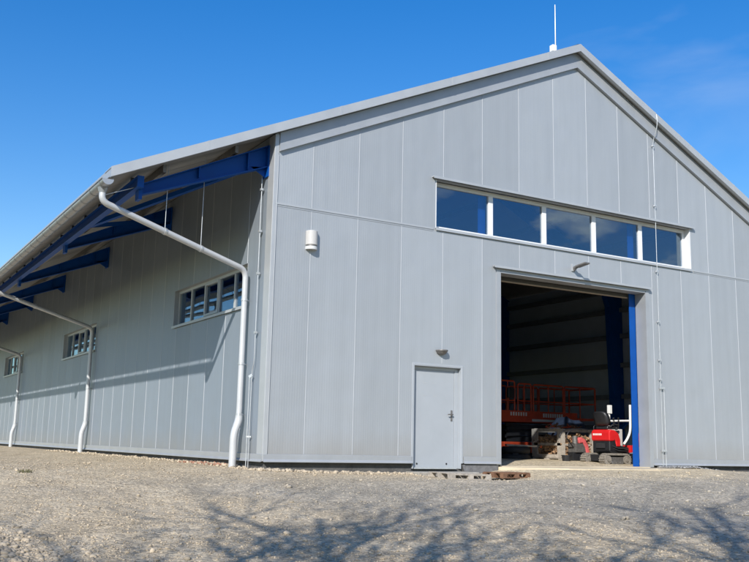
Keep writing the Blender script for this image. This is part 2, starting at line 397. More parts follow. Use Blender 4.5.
L.new(mxs.outputs[2], mxb.inputs[6]); L.new(mxb.outputs[2], P.inputs['Base Color']); P.inputs['Roughness'].default_value = .9
M['stone'] = m
def stone_cols(pts, bright=1.0):
    out = np.zeros((len(pts),3))
    for k_, (x, y, z) in enumerate(pts):
        g, s = zones(x, y); t = rng.uniform(.6, 1.08)
        b = np.array((.50,.415,.30))*(1-g) + np.array((.37,.335,.28))*g
        b = b*(1-s) + np.array((.58,.49,.35))*s
        out[k_] = np.clip(b*t*bright, .05, .75)
    return out
pts = []; sz = []
while len(pts) < 26000:
    s = 7.8 + 15*rng.random()**1.5; l = rng.uniform(-.46, .46)*s
    x = CAM.x + S0.x*s + R0.x*l; y = CAM.y + S0.y*s + R0.y*l
    if (x > -.12 and y > -.12): continue
    if x < 0 and y > 12: continue
    clump = .5 + .5*nz3(x, y, .8, 4.4)
    if rng.random() > .25 + clump: continue
    if y > -2.2 and x > 5 and rng.random() < .8: continue
    pts.append((x, y, ground_z(x, y))); sz.append(.006 + .013*rng.random()**2.5 + (.012 if rng.random() < .02 else 0))
for i in range(140):
    s = 8.2 + 12*rng.random(); l = rng.uniform(-.44,.44)*s
    x = CAM.x + S0.x*s + R0.x*l; y = CAM.y + S0.y*s + R0.y*l
    if (x > -.3 and y > -.3) or (x < 0 and y > 12): continue
    pts.append((x, y, ground_z(x, y))); sz.append(rng.uniform(.025,.05))
pts = np.array(pts); stones('gravel', pts, np.array(sz), stone_cols(pts), 1, 'loose crushed stone scattered over the sloping yard', 'gravel')
# coarse stones in the near left corner
pts = []; sz = []
while len(pts) < 1500:
    x = rng.normal(-5.55,.5); y = rng.normal(-6.3, .9)
    pts.append((x, y, ground_z(x, y) - .01)); sz.append(.014 + .034*rng.random()**1.8)
pts = np.array(pts); stones('coarse_stone', pts, np.array(sz), stone_cols(pts, .95), 1, 'heap of coarse pale stones at the near left edge of the yard', 'stones')
# pale rubble along the foot of the gable and grey chippings at the right
pts = []; sz = []
while len(pts) < 520:
    x = rng.uniform(-.25, 3.05); y = -abs(rng.normal(.12,.17)) - .03
    pts.append((x, y, ground_z(x, y))); sz.append(.02 + .035*rng.random()**2)
pts = np.array(pts); stones('rubble', pts, np.array(sz), stone_cols(pts, 1.05), 1, 'strip of pale rubble along the foot of the front wall left of the small door', 'stones')
pts = []; sz = []
while len(pts) < 1500:
    x = rng.uniform(9.75, 16.5); y = -abs(rng.normal(.1,.16)) - .02
    pts.append((x, y, ground_z(x, y) + .02)); sz.append(.018 + .025*rng.random()**2)
pts = np.array(pts); stones('chippings', pts, np.array(sz), np.clip(stone_cols(pts)*0 + rng.uniform(.16,.36,(len(pts),1)), .05, .7), 2, 'strip of grey chippings along the front wall right of the big doorway', 'stones')
pts = []; sz = []
while len(pts) < 150:
    y = rng.uniform(1.3, 3.1); x = -abs(rng.normal(.22,.12)) - .05
    pts.append((x, y, ground_z(x, y))); sz.append(.014 + .03*rng.random()**2)
pts = np.array(pts); stones('brick_rubble', pts, np.array(sz), np.array((.40,.20,.13))[None]*rng.uniform(.7,1.3,(len(pts),1)), 1, 'small patch of reddish brick rubble beside the near downpipe', 'rubble')
pts = []; sz = []
while len(pts) < 900:
    y = rng.uniform(-.1, 16); x = -abs(rng.normal(.15,.2)) - .03
    pts.append((x, y, ground_z(x, y))); sz.append(.014 + .03*rng.random()**2)
pts = np.array(pts); stones('side_rubble', pts, np.array(sz), stone_cols(pts, 1.1), 1, 'scattered pale rubble along the foot of the long side wall', 'stones')

# ------------------------------------------------------------------ the hall
hall = tag(empty('industrial_hall'), 'long grey metal clad hall with blue steel frame and deep overhanging eave', 'hall')
LEN = 40.0; RX = 7.5; RZ = 9.55; SLL, SLR = .455, .49
EX0, EX1 = -3.0, 15.35; ROOFT = .13
def rz(x): return RZ - (SLL*(RX-x) if x < RX else SLR*(x-RX))
def panel_top(x): return rz(x) - ROOFT - .02
TRIM = .52

def wall(name, a0, a1, topf, extra, holes, fn, thick, mats, parent, zcut=None, z0=0.0):
    """fn(a, depth, z). mats: outer, inner, reveal"""
    ac = sorted(set([a0, a1] + extra + [h[0] for h in holes] + [h[1] for h in holes]))
    mb = MB()
    for a, b in zip(ac[:-1], ac[1:]):
        m_ = (a+b)/2
        hs = sorted([(h[2], h[3]) for h in holes if h[0] < m_ < h[1]])
        segs = []; z = z0
        for h in hs:
            if h[0] > z: segs.append((z, z, h[0], h[0]))
            z = h[1]
        segs.append((z, z, topf(a), topf(b)))
        for za, zb, ta, tb in segs:
            mb.add([fn(a,0,za), fn(b,0,zb), fn(b,0,tb), fn(a,0,ta)], [(0,1,2,3)], 0)
            mb.add([fn(a,thick,za), fn(b,thick,zb), fn(b,thick,tb), fn(a,thick,ta)], [(3,2,1,0)], 1)
    for h in holes:
        c = [(h[0],h[2]),(h[1],h[2]),(h[1],h[3]),(h[0],h[3])]
        for (p, q) in zip(c, c[1:]+c[:1]):
            if abs(p[1]-z0) < 1e-6 and abs(q[1]-z0) < 1e-6: continue
            mb.add([fn(p[0],0,p[1]), fn(q[0],0,q[1]), fn(q[0],thick,q[1]), fn(p[0],thick,p[1])], [(0,1,2,3)], 2)
    for a in (a0, a1):
        mb.add([fn(a,0,z0), fn(a,thick,z0), fn(a,thick,topf(a)), fn(a,0,topf(a))], [(0,1,2,3)], 2)
    return mb.build(name, mats, parent, fix=False)
def seam(mb, a, z0, z1, fn, wd=.018, out=.005, mi=0):
    """raised panel joint standing proud of the sheet"""
    p = [(-wd/2,.001),(-wd*.28,-out),(wd*.28,-out),(wd/2,.001)]
    vs = [fn(a+u, d, z) for z in (z0, z1) for u, d in p]
    mb.add(vs, [(0,1,5,4),(1,2,6,5),(2,3,7,6)], mi)
def intervals(a, z0, z1, holes, pad=0):
    out = []; z = z0
    for h in sorted(holes, key=lambda h: h[2]):
        if h[0]-pad < a < h[1]+pad:
            if h[2] > z: out.append((z, min(z1, h[2])))
            z = max(z, h[3])
    if z < z1: out.append((z, z1))
    return out

FG = lambda a, d, z: (a, d, z)             # gable
FS = lambda a, d, z: (d, a, z)             # long side
WIN = (3.61, 11.17, 4.69, 5.71); BIG = (5.26, 9.56, 0.0, 3.96); DOOR = (3.13, 4.27, 0.0, 1.88)
gh = [WIN, BIG, DOOR]
wall('front_wall', 0, 15, panel_top, [RX], gh, FG, .12, [M['gable'], M['inner'], M['flash']], hall)
mb = MB()
ZJ = 4.658
for k_ in range(0, 15):
    a = .797 + k_
    if a > 14.9: continue
    for (u, v) in intervals(a, .13, rz(a)-TRIM-.02, gh + [(WIN[0],WIN[1],WIN[2],WIN[3]+.06), (BIG[0]-.2,BIG[1]+.1,0,BIG[3]+.12), (DOOR[0]-.06,DOOR[1]+.06,0,DOOR[3]+.06)]):
        seam(mb, a, u, v, FG)
o = mb.build('panel_joint', M['seam'], hall)
# horizontal joint: dark gap under a slim ledge
mb = MB()
for (u, v) in ((.02, WIN[0]-.06), (WIN[1]+.06, 15)):
    mb = MB(); mb.box(u, v, -.016, .002, ZJ-.012, ZJ+.022)
    mb.box(u, v, -.006, .002, ZJ-.045, ZJ-.0121, 1)
    mb.build('ledge_joint', [M['flash_l'], M['flash']], hall)
sw = []
for y0 in (1.05, 12.42, 23.95, 35.3): sw.append((y0, y0+4.28, 2.88, 3.70))
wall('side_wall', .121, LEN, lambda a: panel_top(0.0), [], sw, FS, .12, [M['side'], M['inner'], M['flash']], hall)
mb = MB()
for k_ in range(1, 40):
    a = .094 + k_
    for (u, v) in intervals(a, .12, panel_top(0)-.02, sw): seam(mb, a, u, v, FS, .02, .005)
mb.build('panel_joint', M['seam'], hall)
mb = MB(); mb.box(15-.12, 15, .12, LEN, -.1, panel_top(15)); mb.build('right_wall', M['inner'], hall)
mb = MB(); mb.prism([(0,0),(15,0),(15,panel_top(15)),(RX,panel_top(RX)),(0,panel_top(0))], LEN-.12, LEN-.002, lambda u,v,a:(u,a,v)); mb.build('back_wall', M['inner'], hall)
# corner flashing
mb = MB(); mb.box(-.012, .075, -.014, .0, .0, rz(0)-ROOFT-.03); mb.box(-.012, .0, .0, .26, .0, rz(0)-ROOFT-.03)
mb.box(.062, .075, -.02, -.014, .13, rz(0)-TRIM-.03)
mb.build('corner_flashing', M['flash_l'], hall, .004, 1)
# base flashing (drip) on both visible walls
mb = MB()
for u, v in ((-.0, DOOR[0]-.03), (DOOR[1]+.06, BIG[0]-.02), (BIG[1]+.10, 15)):
    mb = MB(); mb.prism([(-.012,.125),(-.026,.118),(-.026,.035),(-.055,.0),(-.055,-.014),(-.0,.0)], u, v, lambda p,q,a:(a,p,q))
    mb.build('base_flashing', M['flash'], hall)
mb = MB(); mb.prism([(-.012,.125),(-.024,.118),(-.024,.035),(-.05,.0),(-.05,-.014),(-.0,.0)], .0, LEN, lambda p,q,a:(p,a,q))
mb.build('base_flashing', M['flash'], hall)
# plinth
mb = MB(); mb.box(.04, DOOR[0], .05, .4, -.75, -.004); mb.box(DOOR[1]+.02, BIG[0]-.01, .05, .4, -.6, -.004); mb.box(BIG[1]+.08, 15, .05, .4, -.6, -.004)
mb.box(.04, .4, .41, LEN, -.6, -.004); mb.box(DOOR[0]+.003, DOOR[1]+.017, .08, .4, -.7, -.12)
mb.build('plinth', M['concrete'], hall)
# membrane edge sticking out right of the small door
mb = MB(); mb.prism([(DOOR[1]+.02,-.03),(BIG[0]-.06,-.03),(BIG[0]-.10,-.26),(DOOR[1]+.18,-.30),(DOOR[1]+.10,-.2)], .0, .04, lambda u,v,a:(u,a-.02,v)); mb.build('plinth_membrane', mat('membrane', (.15,.15,.155), .8, 0, .3, 9, .6, 14), hall)

# roof
mb = MB()
def slope_box(x0, x1, t0, t1, y0, y1, m_top=0, m_bot=1):
    vs = [(x, y, rz(x)-t) for t in (t1, t0) for y in (y0, y1) for x in (x0, x1)]
    mb.add(vs, [(0,2,3,1)], m_bot); mb.add(vs, [(4,5,7,6)], m_top)
    mb.add(vs, [(0,1,5,4),(2,6,7,3),(0,4,6,2),(1,3,7,5)], m_top)
slope_box(EX0, RX, 0, ROOFT, -.14, LEN+.15); slope_box(RX, EX1, 0, ROOFT, -.14, LEN+.15)
for yy in np.arange(.1, 40, 1.0):                       # underside panel joints
    mb.add([(x, yy+dy, rz(x)-ROOFT-.012) for x, dy in ((EX0+.02,-.015),(EX0+.02,.015),(-.02,.015),(-.02,-.015))], [(0,1,2,3)], 2)
mb.build('roof', [M['roof'], M['roofu'], M['flash']], hall)
# verge flashings, gable edge
def verge(xa, xb, name):
    mb = MB()
    for y0, y1, t0, t1 in ((-.185, -.15, -.022, .155), (-.15, .25, -.022, -.004), (-.15,-.10,.14,.155)):
        vs = [(x, y, rz(x)-t) for t in (t1, t0) for y in (y0, y1) for x in (xa, xb)]
        mb.add(vs, [(0,2,3,1),(4,5,7,6),(0,1,5,4),(2,6,7,3),(0,4,6,2),(1,3,7,5)])
    for i_ in range(4):                                  # lapped joints of the flashing
        x = xa + (xb-xa)*(i_+.62)/4
        vs = [(x+dx, y, rz(x+dx)-t) for t in (.157,-.025) for y in (-.189,-.186) for dx in (0,.05)]
        mb.add(vs, [(0,2,3,1),(4,5,7,6),(0,1,5,4),(2,6,7,3),(0,4,6,2),(1,3,7,5)])
    return mb.build(name, M['flash_l'], hall)
verge(EX0-.02, RX-.0005, 'verge_flashing'); verge(RX+.0005, EX1+.02, 'verge_flashing')
# gable trim boards beneath the verge
for xa, xb in ((.078, RX-.0005), (RX+.0005, 15)):
    mb = MB()
    for y0, y1, t0, t1 in ((-.034, -.001, .155, TRIM-.03), (-.072, -.001, TRIM-.03, TRIM)):
        vs = [(x, y, rz(x)-t) for t in (t1, t0) for y in (y0, y1) for x in (xa, xb)]
        mb.add(vs, [(0,2,3,1),(4,5,7,6),(0,1,5,4),(2,6,7,3),(0,4,6,2),(1,3,7,5)])
    mb.build('gable_trim', M['flash'], hall)
mb = MB()
mb.add([(RX-.35, -.12, rz(RX-.35)+.03),(RX,-.12,RZ+.045),(RX+.35,-.12,rz(RX+.35)+.03),(RX-.35,LEN,rz(RX-.35)+.03),(RX,LEN,RZ+.045),(RX+.35,LEN,rz(RX+.35)+.03)], [(0,1,4,3),(1,2,5,4)])
mb.build('ridge_cap', M['flash'], hall)

# steel: portal frames every bay
FRAMES = [.35 + 5.65*i for i in range(8)]
def ibeam(mb, pts_top, depth, y, w=.2, tf=.016, tw=.012):
    """I-section in the plane y=const following pts_top [(x,z)], depth per point"""
    for (x0,z0),(x1,z1),d0,d1 in zip(pts_top[:-1], pts_top[1:], depth[:-1], depth[1:]):
        for (a0,b0,a1,b1,ww) in ((0,tf,0,tf,w),(d0-tf,d0,d1-tf,d1,w),(tf,d0-tf,tf,d1-tf,tw)):
            vs = [(x0,y-ww/2,z0-b0),(x1,y-ww/2,z1-b1),(x0,y+ww/2,z0-b0),(x1,y+ww/2,z1-b1),(x0,y-ww/2,z0-a0),(x1,y-ww/2,z1-a1),(x0,y+ww/2,z0-a0),(x1,y+ww/2,z1-a1)]
            mb.add(vs, [(0,2,3,1),(4,5,7,6),(0,1,5,4),(2,6,7,3),(0,4,6,2),(1,3,7,5)])
PUR = .17
for fi, y in enumerate(FRAMES):
    # eave rafter outside, deeper at the wall
    mb = MB(); xs = [-2.36, -.02]
    ibeam(mb, [(x, rz(x)-ROOFT-PUR-(.06 if x < -1 else .0)) for x in xs], [.20,.42], y)
    mb.box(-.035, -.008, y-.13, y+.13, rz(0)-ROOFT-PUR-.62, rz(0)-ROOFT-PUR-.02)
    mb.box(-2.42, -2.36, y-.11, y+.11, rz(-2.4)-ROOFT-PUR-.33, rz(-2.4)-ROOFT-PUR+.02)
    mb.prism([(-.04,-.42),(-.34,-.455),(-.04,-.62)], y-.006, y+.006, lambda u,v,a:(u,a,rz(0)-ROOFT-PUR+v))
    for x in (-.42, -1.35):
        mb.box(x-.006, x+.006, y-.097, y+.097, rz(x)-ROOFT-PUR-.30-(.06 if x > -1 else -.06), rz(x)-ROOFT-PUR-.02-.02)
    rf = mb.build('eave_rafter', M['blue'], hall)
    mb = MB(); mb.box(.14, .50, y-.1, y+.1, -.05, rz(.3)-.5); mb.build('column', M['blue'], hall)
    mb = MB(); mb.add([(x,yy,z) for yy in (y-.1,y+.1) for x,z in ((14.48,-.05),(14.84,-.05),(14.84,5.45),(14.05,5.45),(14.30,4.75))], [(4,3,2,1,0),(5,6,7,8,9)]+[(i,(i+1)%5,5+(i+1)%5,5+i) for i in range(5)])
    mb.build('column', M['blue'], hall)
    mb = MB(); ibeam(mb, [(x, rz(x)-ROOFT-PUR) for x in (.14,1.8,RX)], [.75,.42,.42], y); ibeam(mb, [(x, rz(x)-ROOFT-PUR) for x in (RX,13.2,14.86)], [.42,.42,.85], y)
    mb.build('roof_rafter', M['blue'], hall)
# gable posts beside the big doorway
for x in (4.92, 9.355):
    mb = MB(); mb.box(x, x+.19, .31, .325, -.05, rz(x)-.75); mb.box(x+.172, x+.19, .325, .45, -.05, rz(x)-.75); mb.box(x+.13, x+.172, .435, .45, -.05, rz(x)-.75)
    mb.build('gable_post', M['blue'], hall)
# eave beam and cleats, purlins, girts
mb = MB(); ibz = rz(-2.36)-ROOFT-PUR+.02
for (y0,y1,a,b,ww) in ((.1,LEN,0,.012,.12),(.1,LEN,.2-.012,.2,.12),(.1,LEN,.012,.188,.012)):
    mb.box(-2.44-ww/2, -2.44+ww/2, y0, y1, ibz-b, ibz-a)
mb.box(-2.50,-2.385,.085,.099,ibz-.2,ibz); mb.build('eave_beam', M['blue'], hall)
cl0 = None
for i in range(36):
    y = .62 + 1.12*i
    if cl0 is None:
        mb = MB(); mb.box(-2.47, -2.42, -.03, .03, ibz+.001, rz(-2.49)-ROOFT-.003); cl0 = mb.build('cleat', M['black'], hall); c = cl0
    else:
        c = cl0.copy(); C.objects.link(c); c.parent = hall
    c.location = (0, y, 0)
for x in (-2.0, -.68):
    mb = MB(); mb.box(x-.03, x+.03, .2, LEN, rz(x)-ROOFT-.15, rz(x)-ROOFT-.004); mb.build('purlin', M['steel'], hall)
for x in (1.5,3,4.5,6,9,10.5,12,13.5):
    mb = MB(); mb.box(x-.03, x+.03, .2, LEN-.2, rz(x)-ROOFT-.16, rz(x)-ROOFT-.006); mb.build('purlin', M['galv'], hall)
for z in (1.0, 1.95, 2.93, 3.85, 4.68, 5.35):
    mb = MB(); mb.box(14.72, 14.875, .2, LEN-.2, z-.07, z+.07); mb.build('girt', M['girt'], hall)
mb = MB(); ytop = rz(-.3)-ROOFT-PUR-.30
for a, b in (((-2.36,3.9,ibz-.12),(-.2,.62,rz(-.2)-ROOFT-PUR-.27)), ((-2.36,3.95,ibz-.12),(-.12,5.85,rz(-.1)-ROOFT-PUR-.3))):
    mb = MB(); mb.bar(a, b, .09, .09); mb.build('wind_brace', M['blue'], hall)
mb = MB(); mb.bar((14.6,5.9,.9),(14.6,.5,5.0),.1,.1); mb.build('wind_brace', M['blue'], hall)
# thin tie rods and pipe hangers come with the pipes below

# gutter
GX, GZ, GR = -3.075, 4.545, .095
def gut_profile(r): return [(GX + r*math.cos(t), GZ + r*math.sin(t)) for t in np.linspace(math.pi, 2*math.pi, 13)]
mb = MB(); po, pi_ = gut_profile(GR), gut_profile(GR-.008)
y0, y1 = -.24, LEN
vs = [(x,y,z) for y in (y0,y1) for x,z in po] + [(x,y,z) for y in (y0,y1) for x,z in pi_]
n = 13
mb.add(vs, [(i,i+1,n+i+1,n+i) for i in range(n-1)] + [(2*n+i,3*n+i,3*n+i+1,2*n+i+1) for i in range(n-1)] + [(0,n,3*n,2*n),(n-1,2*n-1,4*n-1,3*n-1)], 0, True)
for y in (y0, y0+.012): mb.add([(x,y,z) for x,z in po], [tuple(range(n))])
mb.tube([(GX-GR-.004,y0,GZ+.004),(GX-GR-.004,y1,GZ+.004)], .011, 8)
gut = mb.build('gutter', M['gutter'], hall)
gb0 = None
for i in range(60):
    y = -.02 + .66*i
    if gb0 is None:
        mb = MB(); p1 = [(GX + (GR+.006)*math.cos(t), GZ + (GR+.006)*math.sin(t)) for t in np.linspace(math.pi*.97, 2*math.pi, 11)]
        for (a, b) in zip(p1[:-1], p1[1:]): mb.bar((a[0],0,a[1]), (b[0],0,b[1]), .034, .006, 0, (0,1,0)) if False else mb.add([(a[0],-.017,a[1]),(b[0],-.017,b[1]),(b[0],.017,b[1]),(a[0],.017,a[1])], [(0,1,2,3)])
        mb.box(GX+GR, EX0+.06, -.017, .017, GZ-.0, GZ+.006); mb.box(EX0+.052, EX0+.06, -.017,.017, GZ, rz(EX0)-ROOFT)
        gb0 = mb.build('gutter_bracket', M['gutter'], gut); c = gb0
    else:
        c = gb0.copy(); C.objects.link(c); c.parent = gut
    c.location = (0, y, 0)
# eave fascia strip
mb = MB(); mb.box(EX0-.012, EX0-.001, -.14, LEN, rz(EX0)-ROOFT-.004, rz(EX0)+.015); mb.build('eave_flashing', M['flash_l'], hall)

def bez(pts, n=8):
    """round the corners of a polyline"""
    pts = [V(p) for p in pts]; out = [pts[0]]
    for a, b, c in zip(pts[:-2], pts[1:-1], pts[2:]):
        ra = min(.16, (a-b).length*.45); rb = min(.16, (c-b).length*.45)
        p, q = b + (a-b).normalized()*ra, b + (c-b).normalized()*rb
        for i in range(n+1):
            t = i/n; out.append(p*(1-t)**2 + b*(2*t*(1-t)) + q*t*t)
    return out + [pts[-1]]
def downpipe(yw, yo):
    mb = MB(); wx = -.115
    zt = 3.52
    path = bez([(GX, yo, GZ-GR+.01), (GX+.0, yo, GZ-GR-.22), (GX+.30, yo+.08, GZ-.385), (wx, yw, zt), (wx, yw, .78), (wx-.085, yw, .52), (wx-.085, yw, -.30)])
    mb.tube(path, .055, 16)
    dp = mb.build('downpipe', M['pipe'], hall)
    mb = MB(); mb.tube([(GX,yo,GZ-GR+.02),(GX,yo,GZ-GR-.07)], [.085,.058], 14); mb.build('outlet_funnel', M['gutter'], dp)
    mb = MB(); mb.tube(bez([(wx,yw,.80),(wx,yw,.70),(wx-.09,yw,.48),(wx-.09,yw,-.35)]), .068, 16); mb.build('standpipe', M['pipe'], dp)
    for z in (2.95, 1.75, .82):
        mb = MB(); mb.tube([(wx,yw,z-.018),(wx,yw,z+.018)], .064, 16); mb.bar((wx,yw+.05,z),(-.002,yw+.05,z),.02,.02); mb.bar((wx-.03,yw+.075,z),(wx+.03,yw+.075,z),.03,.02)
        mb.build('pipe_clamp', M['galv'], dp)
    # sleeves and hanger rods on the sloping run
    a = V((GX+.30, yo+.08, GZ-.385)); b = V((wx, yw, zt))
    for t in (.34, .62):
        p = a.lerp(b, t); d = (b-a).normalized()
        mb = MB(); mb.tube([p-d*.02, p+d*.02], .064, 14)
        if yw < 2: mb.tube([p+V((0,0,.05)), V((p.x, p.y-.0, rz(p.x)-ROOFT-.01))], .0065, 6)
        mb.build('pipe_hanger', M['galv'], dp)
downpipe(.88, .08); downpipe(12.46, 11.54); downpipe(23.9, 22.98); downpipe(35.2, 34.3)
mb = MB(); mb.tube([(GX+.02,.10,GZ-.20),(-2.42,.30,ibz-.14)], .008, 6); mb.build('tie_rod', M['galv'], hall)

# lightning conductors
def conductor(pts, name, clamps, out):
    mb = MB(); mb.tube(bez(pts, 4), .008, 8); c = mb.build(name, M['galv'], hall)
    for p in clamps:
        mb = MB(); p = V(p); mb.box(p.x-.025, p.x+.025, p.y-.025, p.y+.025, p.z-.02, p.z+.02); mb.tube([p, p+V(out)], .007, 6); mb.build('conductor_clamp', M['galv'], c)
    return c
conductor([(9.93,-.06,rz(9.93)+.13),(9.93,-.20,rz(9.93)+.02),(9.93,-.20,rz(9.93)-.35),(9.93,-.05,rz(9.93)-.62),(9.93,-.05,-.2)], 'lightning_conductor',
          [(9.93,-.05,z) for z in (7.6,6.1,4.5,3.3,2.4,1.95)], (0,.05,0))
mb = MB(); mb.tube([(10.03,-.05,1.75),(10.03,-.05,-.2)], .011, 6); mb.bar((9.91,-.05,1.75),(10.05,-.05,1.75),.03,.05); mb.bar((9.91,-.05,.32),(10.05,-.05,.32),.03,.05); mb.build('earth_rod', M['galv'], hall)
conductor([(-.06,.42,5.45),(-.06,.42,1.75),(-.06,.5,1.62),(-.06,.5,-.25)], 'lightning_conductor', [(-.06,.42,z) for z in (5.0,4.2,3.4,2.3)], (.05,0,0))
mb = MB(); mb.tube([(-.09,.53,1.5),(-.09,.53,-.3)], .009, 8); mb.bar((-.055,.49,1.53),(-.095,.54,1.49),.02,.05); mb.bar((-.03,.49,.42),(-.10,.54,.42),.015,.025); mb.build('earth_rod', M['galv'], hall)

# windows: gable band
def window_band(fn, h, n, fr, fd, rec, name, mull, sash=None, sillout=.03, lint=True, frame_m='white'):
    a0, a1, z0, z1 = h
    root = None
    mb = MB()
    def bx(u0,u1,d0,d1,v0,v1,m_=mb, mi=0):
        p = [fn(u,d,v) for v in (v0,v1) for d in (d0,d1) for u in (u0,u1)]
        m_.add(p, [(0,2,3,1),(4,5,7,6),(0,1,5,4),(2,6,7,3),(0,4,6,2),(1,3,7,5)], mi)
    bx(a0,a1,rec,rec+fd,z0,z0+fr); bx(a0,a1,rec,rec+fd,z1-fr,z1); bx(a0,a0+fr,rec,rec+fd,z0+fr,z1-fr); bx(a1-fr,a1,rec,rec+fd,z0+fr,z1-fr)
    win = mb.build(name, M[frame_m], hall)
    st = (a1-a0-fr)/n
    for i in range(n):
        u0 = a0 + fr*.5 + st*i; u1 = u0 + st
        if i:
            m_ = MB(); bx(u0-mull/2,u0+mull/2,rec-.004,rec+fd-.006,z0+fr,z1-fr,m_); m_.build('mullion', M[frame_m], win)
        p0 = u0 + (mull/2 if i else fr/2); p1 = u1 - (mull/2 if i < n-1 else fr/2)
        m_ = MB(); bx(p0,p1,rec+.028,rec+.036,z0+fr,z1-fr,m_); m_.build('pane', M['glass'], win)
        if sash is not None and i == sash:
            m_ = MB(); w_ = .045
            for q in ((p0,p1,z0+fr,z0+fr+w_),(p0,p1,z1-fr-w_,z1-fr),(p0,p0+w_,z0+fr+w_,z1-fr-w_),(p1-w_,p1,z0+fr+w_,z1-fr-w_)): bx(q[0],q[1],rec-.02,rec+.027,q[2],q[3],m_)
            m_.build('sash', M[frame_m], win)
    m_ = MB(); bx(a0-.01,a1+.01,-sillout,rec,z0-.012,z0+.004,m_); bx(a0-.01,a1+.01,-sillout-.006,-sillout,z0-.05,z0+.004,m_); m_.build('sill', M['flash_l'], win)
    if lint:
        m_ = MB(); bx(a0-.10,a1+.11,-.075,.0,z1+.028,z1+.05,m_); bx(a0-.10,a1+.11,-.082,-.075,z1-.0,z1+.05,m_); m_.build('drip_flashing', M['flash_l'], win)
    # lining of the reveal
    t = .012; rm = M['white' if frame_m=='white' else 'flash']
    m_ = MB(); bx(a0-.003,a0+t,-.006,rec-.001,z0+.005,z1-.001,m_); m_.build('reveal', rm, win)
    m_ = MB(); bx(a1-t,a1+.003,-.006,rec-.001,z0+.005,z1-.001,m_); m_.build('reveal', rm, win)
    return win
window_band(FG, WIN, 5, .085, .06, .17, 'window', .12)
M['sideframe'] = mat('side_window_frame', (.50,.53,.55), .4, .1, .05, 4)
for h in sw: window_band(FS, h, 5, .06, .06, .10, 'window', .055, 2, .035, False, 'sideframe')

# personnel door
mb = MB(); x0, x1, z1 = DOOR[0], DOOR[1], DOOR[3]
mb.box(x0+.06, x1-.10, .10, .15, -.115, z1-.075)
leaf = mb.build('door', M['door'], hall, .004, 1)
mb = MB(); mb.box(x0-.042, x0-.0, -.014, .0, -.01, z1+.042); mb.box(x1, x1+.042, -.014, .0, -.01, z1+.042); mb.box(x0-.0, x1+.0, -.014, .0, z1, z1+.042)
mb.box(x0-.002, x0+.012, -.012, .1, -.115, z1); mb.box(x1-.012, x1+.002, -.012, .1, -.115, z1); mb.box(x0+.012, x1-.012, -.012, .1, z1-.012, z1+.001)
mb.box(x0+.012, x0+.058, .085, .16, -.115, z1-.012); mb.box(x1-.098, x1-.012, .085, .16, -.115, z1-.012); mb.box(x0+.058, x1-.098, .085, .16, z1-.073, z1-.012)
mb.build('door_frame', M['door'], leaf, .003, 1)
hx = x1-.165
mb = MB(); mb.box(hx-.018, hx+.018, .088, .1, .82, 1.03); mb.tube([(hx,.09,.95),(hx,.045,.95),(hx-.02,.04,.95),(hx-.12,.04,.945)], .011, 8); mb.tube([(hx,.09,.86),(hx,.083,.86)], .012, 8); mb.build('handle', M['steel'], leaf)
for x in (x0+.16, x1-.28):
    mb = MB(); mb.tube([(x,.1,-.02),(x,.092,-.02)], .018, 10); mb.build('kick_stud', M['black'], leaf)
mb = MB()
for (u,v,du,dv) in ((.27,1.55,1,-1),(.62,1.55,-1,-1),(.27,1.30,1,1),(.62,1.30,-1,1)):
    mb.box(min(x0+u,x0+u+du*.1), max(x0+u,x0+u+du*.1), .0985, .0995, v-.006, v+.006)
mb.build('sign_residue', M['flash_l'], leaf)
for z in (.15, .95, 1.62):
    mb = MB(); mb.tube([(x0+.062,.086,z-.05),(x0+.062,.086,z+.05)], .011, 10); mb.build('hinge', M['galv'], leaf)
mb = MB(); mb.box(x0+.05, x1-.09, .02, .1, -.118, -.09); mb.build('threshold', M['galv'], leaf)

# big doorway: linings, drip edge, rolled-up door
mb = MB(); a0, a1, z1 = BIG[0], BIG[1], BIG[3]
mb.box(a0-.10, a0-.001, -.022, .0, -.03, z1+.03); mb.box(a1+.001, a1+.10, -.022, .0, -.05, z1+.03)
mb.box(a0-.10, a1+.10, -.022, .0, z1+.03, z1+.10)
mb.box(a0-.001, a0+.012, -.02, .30, -.05, z1); mb.box(a1-.014, a1+.001, -.02, .30, -.06, z1); mb.box(a0+.012, a1-.014, -.02, .30, z1-.014, z1+.029)
jam = mb.build('doorway_lining', M['flash'], hall)
mb = MB(); mb.box(a0-.20, a1+.13, -.09, -.022, z1+.10, z1+.118); mb.box(a0-.20, a1+.13, -.096, -.09, z1+.07, z1+.118); mb.build('drip_flashing', M['flash_l'], jam)
mb = MB(); mb.box(a0+.02, a1-.2, .36, .40, 3.87, 4.6); mb.box(a0+.02, a1-.2, .355, .405, 3.845, 3.87, 1); mb.build('overhead_door', [mat('door_section', (.07,.065,.06), .6), mat('door_seal', (.34,.27,.21), .7)], hall)
mb = MB(); mb.box(a0+.0, a0+.06, .30, .34, -.05, 4.5); mb.build('door_track', M['galv'], hall)

floor = MB(); floor.box(.13, 14.87, .12, LEN-.13, -.4, -.05); floor.box(BIG[0]-.0, BIG[1]+.0, -.0, .12, -.4, -.05)
floor = tag(floor.build('floor', M['slab']), kind='structure')
ap = MB()
poly = [(BIG[0]-.05,-.002),(BIG[1]+.15,-.002),(BIG[1]+.5,-.45),(BIG[1]+.1,-.95),(8.6,-1.15),(7.2,-1.05),(6.3,-.9),(5.5,-.4)]
ap.prism(poly, -.4, -.066, lambda u,v,a:(u,v,a)); tag(ap.build('apron', M['slab']), kind='structure')
# door step
st = MB(); st.box(3.0, 4.42, -.42, .045, -.6, -.165); st = tag(st.build('door_step', mat('step_concrete', (.33,.31,.27), .9, 0, .25, 5, .4, 30), None, .012), 'low concrete step at the foot of the small grey door', 'step')

